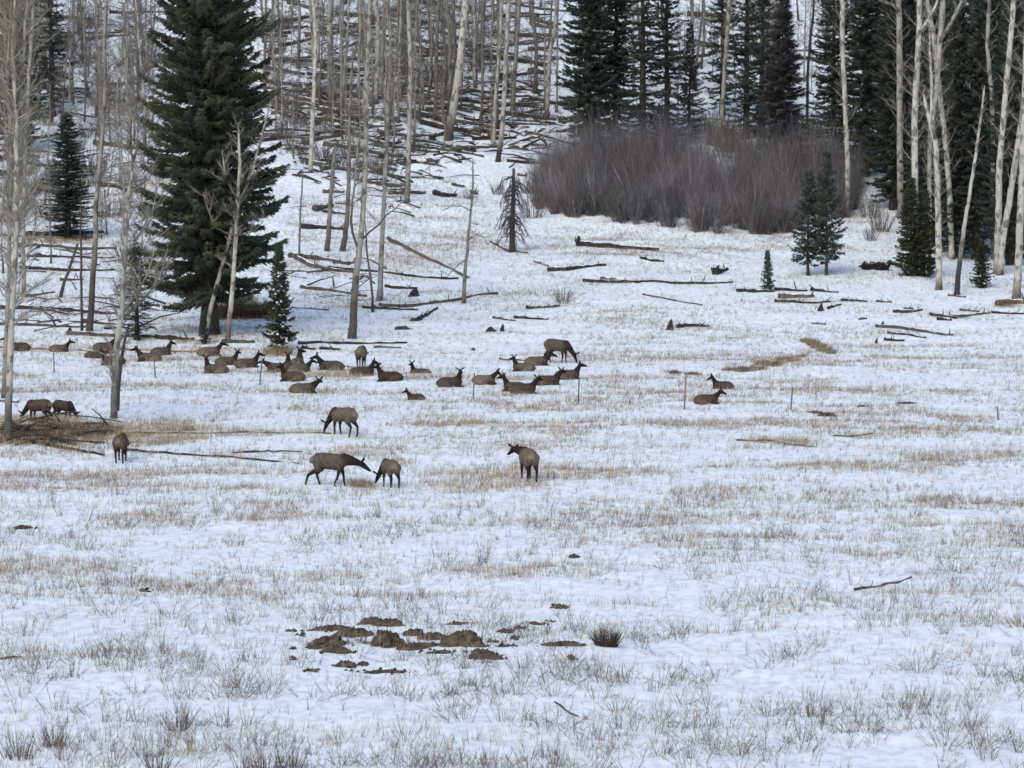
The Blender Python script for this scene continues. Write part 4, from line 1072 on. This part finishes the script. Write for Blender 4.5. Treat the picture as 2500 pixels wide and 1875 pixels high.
def slash():
    rng = random.Random(77); mb = MB()
    zones = [(210, 615, 1190, 170, 400, 2), (430, 575, 1205, 4, 320), (150, 0, 345, 10, 480), (110, 640, 1180, 320, 470), (70, 1330, 1850, 20, 260), (60, 40, 360, 540, 720), (46, 0, 230, 912, 962), (26, 620, 820, 560, 680)]
    for (n, u0, u1, v0, v1, *big) in zones:
        for k in range(n):
            u, v = rng.uniform(u0, u1), rng.uniform(v0, v1)
            if v < 900 and v > 405 - .1 * abs(u - 800) and u > 900 and not u > 1320: continue
            p = hit(u, v); L = rng.uniform(.5, 3.4); az = rng.choice([0, math.pi]) + rng.gauss(0, .7)
            d = np.array([math.cos(az), math.sin(az), 0]) * L
            q0 = p - d / 2; q1 = p + d / 2
            q0[2] = HT(q0[0], q0[1]) + rng.uniform(0, .12); q1[2] = HT(q1[0], q1[1]) + rng.choice([.05, .1, .5, .9]) * rng.random()
            m = (q0 + q1) / 2 + [0, 0, rng.uniform(.02, .2)]; R0 = rng.uniform(.025, .085) * (2 if big else 1)
            mb.tube([q0, m, q1], [R0, R0 * .8, R0 * .35], 5, rng.choice([LOGC, LOGD, LOGB * .7, LOGC * .8]) * rng.uniform(.7, 1.3), jit=.3)
    o = mb.obj("broken_branches", M_LOGBARE)
    tag(o, "tangle of broken branches and litter strewn under the trees", "broken branches", kind="stuff")
slash()

# stumps
def stump(u, v, w, h, label, col=LOGD):
    p = hit(u, v); s = ppm(p[1]); rng = random.Random(int(u))
    mb = MB(); r = w / 2 / s; hh = h / s
    mb.tube([(0, 0, -.15), (0, 0, hh * .3), (.03, 0, hh * .75), (.05, 0, hh)], [r * 1.15, r * .9, r * .55, r * .2], 9, col, jit=.4)
    for k in range(5):
        d = rand_dir(rng.uniform(0, 6.28), .05) * r * 1.7
        mb.tube([(0, 0, hh * .25), d * .6, d + [0, 0, -.08]], [r * .45, r * .3, r * .1], 6, col, jit=.2)
    o = mb.obj("tree_stump", M_BARK); o.location = p
    tag(o, label, "stump", "stumps in the snow")
stump(1448, 712, 15, 22, "pointed dark stump at the left end of a short log")
stump(1773, 672, 13, 16, "small stump below the right hand logs, left of two sticks")
stump(150, 723, 13, 16, "round black stump before the dark based aspen", BLK * .6)
stump(1249, 521, 12, 12, "small black stump above the thick log with roots", BLK * .8)
stump(1906, 708, 10, 14, "dark butt stump on the lowest right log")
stump(1893, 756 - 14, 6, 12, "thin stub standing below the lowest right log")
stump(896, 640, 22, 18, "hollow dark stump ring behind the grey sloping log")
stump(1085, 716, 10, 16, "dark pointed stump above the pale flanked elk")
stump(1060, 716, 22, 10, "low flat dark stump above the wide eared elk")
# root mass at right
def rootmass():
    p = hit(1893, 582); s = ppm(p[1]); rng = random.Random(4); mb = MB()
    for k in range(26):
        a = np.array([rng.uniform(-1.0, .9), rng.uniform(-.4, .4), rng.uniform(-.1, .35)])
        d = np.array([rng.uniform(-.9, .9), rng.uniform(-.4, .4), rng.uniform(.1, .8)])
        mb.tube([a, a + d * .5, a + d * .9 + [0, 0, -.2]], [.22, .18, .05], 7, LOGD * .6, jit=.5)
    o = mb.obj("root_mass", M_LOG); o.location = p
    tag(o, "big black upturned root mass between young spruces at right", "root mass")
    LAND.append((1893, 582, "the black root mass"))
rootmass()
# reddish cut bank behind the upright aspen
def bank():
    p0 = hit(452, 688); p1 = hit(580, 688); n = 60; rng = np.random.default_rng(3); mb = MB()
    c = (p0 + p1) / 2
    N = 2600
    x = rng.uniform(p0[0], p1[0], N); y = c[1] + rng.uniform(-.3, 2.4, N)
    z = HT(x, y) - .05
    P = np.stack([x, y, z], -1) - c
    D = np.stack([rng.normal(0, .12, N), rng.normal(0, .12, N), rng.uniform(.6, 1.15, N)], -1)
    mb.spikes(P, D, .03, np.array([.085, .052, .036]) * rng.uniform(.6, 1.5, N)[:, None])
    o = mb.obj("dead_brush", M_GRASS, smooth=False); o.location = c
    tag(o, "dense reddish brown strip of dead brush behind the upright aspen", "dead brush")
bank()

# ------------------------------------------------------------------ fence posts
def post(u, v, vt, ut, label, col=np.array([.10, .10, .11])):
    p = hit(u, v); top = at_y(ut, vt, p[1]) - p; mb = MB(); d = top / np.linalg.norm(top)
    # studded T section post: stem, flange, anchor plate
    def bar(a, b, sx, sy, ox, oy):
        A0 = np.array(a, float) + [ox, oy, 0]; B0 = np.array(b, float) + [ox, oy, 0]
        V = [q + np.array([i * sx, j * sy, 0]) for q in (A0, B0) for (i, j) in ((-1, -1), (1, -1), (1, 1), (-1, 1))]
        mb.add(V, None, [(0, 3, 2, 1), (4, 5, 6, 7), (0, 1, 5, 4), (1, 2, 6, 5), (2, 3, 7, 6), (3, 0, 4, 7)], col)
    bar(-d * .2, top, .036, .008, 0, -.026); bar(-d * .2, top, .009, .026, 0, .008)
    for k in range(8): q = top * (.15 + .1 * k); bar(q, q + d * .03, .014, .012, 0, -.047)
    o = mb.obj("fence_post", M_POST, smooth=False); o.location = p
    tag(o, label, "fence post", "metal fence posts across the meadow")
post(117, 806, 762, 116, "leftmost grey fence post, in front of a resting elk")
post(336, 817, 774, 332, "grey fence post below the long eared resting elk")
post(561, 832, 778, 566, "grey fence post between the upright necked elk and the cluster")
post(1022, 862, 806, 1025, "grey fence post left of the pale flanked elk")
post(1249, 872, 820, 1251, "grey fence post below the highest staircase elk")
post(1478, 885, 810, 1482, "tilted red fence post left of two resting elk", np.array([.24, .085, .085]))
post(1708, 886, 836, 1712, "grey fence post right of the two elk at right")
post(2156, 908, 878, 2154, "rightmost grey fence post standing alone near the right edge")

# ------------------------------------------------------------------ soil mounds in the foreground
def mound(zx, zy, w, h, label, flat=False, col=np.array([.098, .076, .055]), name="soil_mound", cat="soil mound"):
    u = 575 + zx * .36; v = 1256.4 + zy * .36
    p = hit(u, v); s = ppm(p[1]); rx = w * .36 / 2 / s * 1.25; hh = h * .36 / s * .84; ry = max(rx * .62, .25)
    rng = np.random.default_rng(abs(int(zx * 3 + zy))); mb = MB()
    n, m = 26, 9
    th = np.linspace(0, 2 * np.pi, n, endpoint=False); V = []
    k1, k2 = rng.uniform(0, 6.28, 2)
    for j in range(m):
        t = j / (m - 1)
        rad = math.cos(t * math.pi / 2 * .97) ** .9
        rim = 1 + .28 * np.sin(th * 2 + k1) + .18 * np.sin(th * 3 + k2) + rng.normal(0, .13, n)
        z = hh * (np.sin(t * math.pi / 2)) ** 1.1 * (1 + rng.normal(0, .13, n) * (t < .95))
        V.append(np.stack([np.cos(th) * rx * rad * rim * .88, np.sin(th) * ry * rad * rim * .88, z - .06], -1))
    V = np.vstack(V); V[:, 0] += (V[:, 2] / max(hh, .01)) * rx * rng.uniform(-.3, .3)
    i = np.arange(m - 1)[:, None] * n; jx = np.arange(n)[None, :]; kx = (jx + 1) % n
    Q = np.stack([i + jx, i + kx, i + n + kx, i + n + jx], -1).reshape(-1, 4)
    C = col * (.7 + .6 * rng.random((len(V), 1)))
    mb.add(V, None, Q, C)
    # clods
    for q in range(int(6 + rx * 14)):
        a = rng.uniform(0, 6.28); r = rng.uniform(.4, 1.5)
        c = np.array([math.cos(a) * rx * r, math.sin(a) * ry * r, max(0, hh * (1 - r) * .8)]); sz = rng.uniform(.02, .075)
        mb.tube([c, c + [sz * .8, 0, sz * .4], c + [sz * 1.6, 0, 0]], [sz * .4, sz * .8, sz * .3], 6, col * rng.uniform(.6, 1.3), jit=.4)
    o = mb.obj(name, M_SOIL); o.location = p
    tag(o, label, cat, "dug up soil mounds in the foreground snow")
    return o
for a in [(640, 255, 120, 60, "topmost brown soil mound, its left hump"), (740, 270, 150, 62, "topmost brown soil mound, its right hump sloping down"),
          (400, 285, 190, 38, "low flat soil mound left of the topmost mound"), (525, 330, 170, 70, "rounded soil mound below the low flat left one"),
          (370, 385, 180, 76, "big soil mound at the left end of the mound field"), (425, 430, 150, 58, "soil mound in front of the big left end mound"),
          (285, 405, 85, 40, "small soil mound hugging the big left end mound"), (720, 380, 190, 105, "tallest reddish soil mound in the middle of the field"),
          (880, 322, 150, 52, "flat topped soil mound right of the tallest reddish one"), (1010, 350, 140, 60, "soil mound between the flat topped one and the peaked one"),
          (1165, 385, 190, 112, "peaked soil mound at the right of the field's centre"), (930, 390, 260, 34, "long low soil ridge along the field's front edge"),
          (1140, 258, 135, 28, "dark low soil mound above the peaked mound"), (1440, 302, 85, 28, "small dark soil mound, left of a near pair"),
          (1520, 282, 75, 18, "flat dark clod right of the small dark mound"), (1610, 256, 95, 28, "small mound farthest upper right of the peaked mound"),
          (1688, 243, 45, 15, "tiny clod beside the upper right small mound"), (1490, 345, 55, 26, "small tilted clod below the near pair of mounds"),
          (1365, 364, 65, 24, "small brown clod just right of the peaked mound"), (1455, 390, 150, 20, "thin dark soil streak right of the peaked mound"),
          (1775, 388, 230, 42, "wide low soil mound left of the dark grass tuft"), (1315, 462, 190, 62, "golden brown turf mound below the peaked mound"),
          (1270, 420, 60, 24, "dark clod on top of the golden brown turf mound"), (470, 512, 105, 56, "olive turf clod below the left mounds"),
          (582, 500, 62, 36, "small olive clod right of the olive turf clod"), (265, 538, 85, 28, "dark low clod at the lower left of the field"),
          (148, 302, 78, 26, "dark curved clod at the far left of the field"), (210, 328, 62, 20, "small clod under the dark curved clod"),
          (170, 408, 42, 16, "tiny dark clod left of the small hugging mound"), (148, 465, 40, 15, "tiny dark clod at the field's left, lower one"),
          (695, 545, 255, 22, "long flat dark slab in front of the mounds"), (1050, 425, 170, 24, "dark flat streak under the peaked mound"),
          (1762, 157, 85, 30, "dark clod upslope of the dark grass tuft"), (1830, 466, 48, 38, "small pointed clod below the wide low mound")]:
    mound(*a)
# other dark clumps on the snow
def clod_px(u, v, w, h, label):
    mound((u - 575) / .36, (v - 1256.4) / .36, w / .36, h / .36, label, col=np.array([.07, .055, .045]), name="earth_clod", cat="clod")
for a in [(870, 712, 26, 10, "dark clod on the snow above the pair of touching elk"), (780 - 20, 712, 14, 8, "small dark clod left of the black based aspen's foot"), (1022, 756, 10, 7, "small round dark clod above the middle fence post"),
          (1460, 806, 24, 8, "brown clod on the snow left above the red fence post"), (1495, 822 - 13, 26, 8, "dark flat clod just above the red fence post"), (1568, 800 - 0, 14, 6, "dark clod at the creek bank's left end"),
          (1760, 893, 30, 9, "dark clod beside the grey post right of two elk"), (1790, 900, 30, 12, "dark clod right of the post right of two elk"),
          (310, 1277, 30, 9, "dark clod in the meadow's lower left"), (50, 1142, 40, 12, "brown clod low on the meadow's left side"), (1240, 1206, 20, 12, "brown clod in the middle meadow below the lone standing elk"),
          (1960, 872, 40, 7, "dark flat clod at the right, above the meadow"), (1860, 878, 16, 6, "tiny clod right of the post right of two elk"), (1205, 1310, 26, 8, "dark clod upslope from the peaked mound")]:
    clod_px(*a)

# ------------------------------------------------------------------ grass: tufts as things, the rest uncountable
def tuft_mesh(seed, n, h, spread, col, w=.012):
    rng = np.random.default_rng(seed); mb = MB()
    az = rng.uniform(0, 6.283, n); rr = spread * np.sqrt(rng.random(n)) * .5
    P = np.stack([np.cos(az) * rr, np.sin(az) * rr, np.full(n, -.05)], -1)
    el = np.radians(rng.uniform(50, 88, n)); L = h * rng.uniform(.45, 1.1, n)
    D = np.stack([np.cos(el) * np.cos(az), np.cos(el) * np.sin(az), np.sin(el)], -1) * L[:, None]
    mb.spikes(P, D, w * rng.uniform(.5, 1.1, n), col * rng.uniform(.55, 1.5, n)[:, None])
    k = n // 2; t = rng.uniform(.35, .8, k); o = P[:k] + D[:k] * t[:, None]
    d = D[:k] * .4 + rng.normal(0, .12, (k, 3)) * h
    mb.spikes(o, d, w * .5, col * rng.uniform(.6, 1.4, k)[:, None])
    return mb.mesh("grass_tuft", M_GRASS, smooth=False)
STK = np.array([.135, .105, .085])
def tuft(u, v, mesh, s, label):
    o = bpy.data.objects.new("grass_tuft", mesh); COL.objects.link(o); o.location = hit(u, v); o.scale = (s, s, s); o.rotation_euler = (0, 0, u)
    tag(o, label, "grass tuft", "dry grass tufts")
TF = [tuft_mesh(k, 46, .8, .6, STK) for k in range(3)]
TD = tuft_mesh(9, 260, .62, .62, np.array([.06, .046, .035]), .016)
TG = tuft_mesh(10, 420, .9, 1.7, np.array([.26, .21, .13]), .014)
tuft(1310, 1397, TD, 1.0, "dark bushy grass tuft right of the soil mounds")
tuft(385, 1575, TF[0], 1.05, "fanned dry tuft standing alone at lower left")
tuft(40, 1640, TF[1], 1.25, "dry tuft in the lower left corner")
tuft(120, 1612, TF[2], 1.1, "dry tuft second from the lower left corner")
tuft(340, 1668, TF[2], 1.1, "dry tuft on the bottom edge below the lone fanned tuft")
tuft(570, 1668, TF[0], 1.2, "wide dry tuft on the bottom edge left of centre")
tuft(630, 1660, TF[1], 1.1, "dry tuft right beside the wide bottom edge tuft")
tuft(600, 768, TG, 1.0, "golden straw tuft at the small spruce's foot")
for (u, v, sc2, w) in [(1742, 740, .42, "topmost"), (1756, 746, .5, "second"), (1768, 752, .55, "middle"), (1782, 759, .5, "fourth"), (1795, 765, .4, "lowest")]:
    tuft(u, v, TG, sc2, w + " golden straw tuft of the five running down the bank at right")
tuft(780, 1052, TG, .5, "straw tuft under the walking elk's muzzle")

def grass():
    rng = np.random.default_rng(33); mb = MB()
    N = 1020000
    y = np.sqrt(rng.uniform(84 ** 2, 325 ** 2, N))
    x = (rng.random(N) * 2 - 1) * (0.166 * y + 4)
    pt = fbm(x / 10, y / 4.0, 61, 3); pt2 = fbm(x / 1.9, y / 1.6, 71, 2)
    b = bareness(x, y)
    near = np.clip((125 - y) / 30, 0, 1)
    pr = np.clip((pt - .40) * 2.6, 0.10, 1) * np.clip((pt2 - .22) * 2.4, .16, 1) * .95 + b * 1.1
    pr *= np.interp(y, [84, 100, 130, 160, 235, 260, 300, 325], [.20, .26, .75, .85, .46, .34, .46, .42])
    ok = rng.random(N) < pr
    x, y, b, near = x[ok], y[ok], b[ok], near[ok]
    k = len(x)
    tone = rng.random(k)
    reps = 3
    P, D, Wd, AZ, C = [], [], [], [], []
    hbase = (.10 + .34 * rng.random(k) ** 1.6) * np.interp(y, [150, 240], [1, .75]) * (1 + .5 * near)
    straw = np.array([.43, .345, .225]); grey = np.array([.25, .205, .16]); brown = np.array([.15, .11, .08])
    col = np.where((tone < .45 + .4 * b)[:, None], straw, np.where((tone < .8)[:, None], grey, brown))
    dk = (b > .85) & (rng.random(k) < .65); col[dk] = np.array([.115, .085, .058])
    for r in range(reps):
        ox = rng.normal(0, .07, k); oy = rng.normal(0, .07, k)
        px = x + ox; py = y + oy
        P.append(np.stack([px, py, HT(px, py) - .04], -1))
        h = hbase * rng.uniform(.6, 1.2, k)
        D.append(np.stack([rng.normal(.10, .30, k) * h, rng.normal(0, .25, k) * h, h + .04], -1))
        Wd.append(rng.uniform(.010, .022, k) * np.interp(y, [90, 240], [.9, 1.5])); AZ.append(rng.normal(0, .5, k)); C.append(col * rng.uniform(.7, 1.25, k)[:, None])
    mb.blades(np.vstack(P), np.vstack(D), np.concatenate(Wd), np.concatenate(AZ), np.vstack(C))
    o = mb.obj("dry_grass", M_GRASS, smooth=False)
    tag(o, "dry straw coloured grass poking through the snow", "grass", kind="stuff")
    # taller weed stalks of the near meadow
    mb = MB(); K = 6600
    y = np.sqrt(rng.uniform(86 ** 2, 150 ** 2, K)); x = (rng.random(K) * 2 - 1) * (0.166 * y + 4)
    pt = fbm(x / 4.5, y / 3.0, 91, 2)
    ok = rng.random(K) < np.clip((pt - .40) * 4, 0.03, 1) * np.interp(y, [86, 104, 122, 150], [1, .75, .3, .15])
    x, y = x[ok], y[ok]; k = len(x)
    P, D, R, C = [], [], [], []
    hs = rng.uniform(.45, 1.15, k); sp = rng.uniform(.5, 1.6, k)
    for r in range(11):
        ox = rng.normal(0, .13, k) * sp; oy = rng.normal(0, .13, k) * sp; px = x + ox; py = y + oy
        b = np.stack([px, py, HT(px, py) - .05], -1)
        h = rng.uniform(.2, .75, k) * hs * (rng.random(k) < .8)+ .03
        d = np.stack([ox * 1.6 + rng.normal(0, .07, k), oy * 1.6, h], -1)
        c = np.array([.180, .138, .104]) * rng.uniform(.55, 1.5, k)[:, None]
        P.append(b); D.append(d); R.append(rng.uniform(.006, .0115, k)); C.append(c)
        for q in range(2):
            t = rng.uniform(.4, .85, k)[:, None]
            P.append(b + d * t); D.append(d * .35 + rng.normal(0, .09, (k, 3))); R.append(np.full(k, .0055)); C.append(c)
    mb.spikes(np.vstack(P), np.vstack(D), np.concatenate(R), np.vstack(C))
    o = mb.obj("weed_stalks", M_GRASS, smooth=False)
    tag(o, "brown grey dead weed stalks standing in foreground snow", "weeds", kind="stuff")
grass()

# ------------------------------------------------------------------ words for the repeats: by what they stand beside
def word_all():
    from collections import defaultdict
    buckets = defaultdict(list)
    for (o, u, v, desc, cat, group) in AUTO:
        best = min(LAND, key=lambda l: (l[0] - u) ** 2 + ((l[1] - v) * 1.3) ** 2)
        du, dv = u - best[0], v - best[1]
        if abs(du) > abs(dv) * 1.2: rel = "left of" if du < 0 else "right of"
        else: rel = "upslope from" if dv < 0 else "downslope from"
        buckets[(desc, rel, best[2], cat, group)].append((du * du + dv * dv, o))
    od = ["nearest", "second nearest", "third nearest", "fourth nearest", "fifth nearest", "sixth nearest", "seventh nearest", "eighth nearest", "ninth nearest", "tenth nearest"] + [q + " nearest" for q in "eleventh twelfth thirteenth fourteenth fifteenth sixteenth seventeenth eighteenth nineteenth twentieth".split()]
    for (desc, rel, land, cat, group), lst in buckets.items():
        lst.sort(key=lambda t: t[0])
        for i, (_, o) in enumerate(lst):
            s = f"{desc} {rel} {land}" + (f", {od[min(i, len(od) - 1)]}" if len(lst) > 1 else "")
            tag(o, s, cat, group)
word_all()
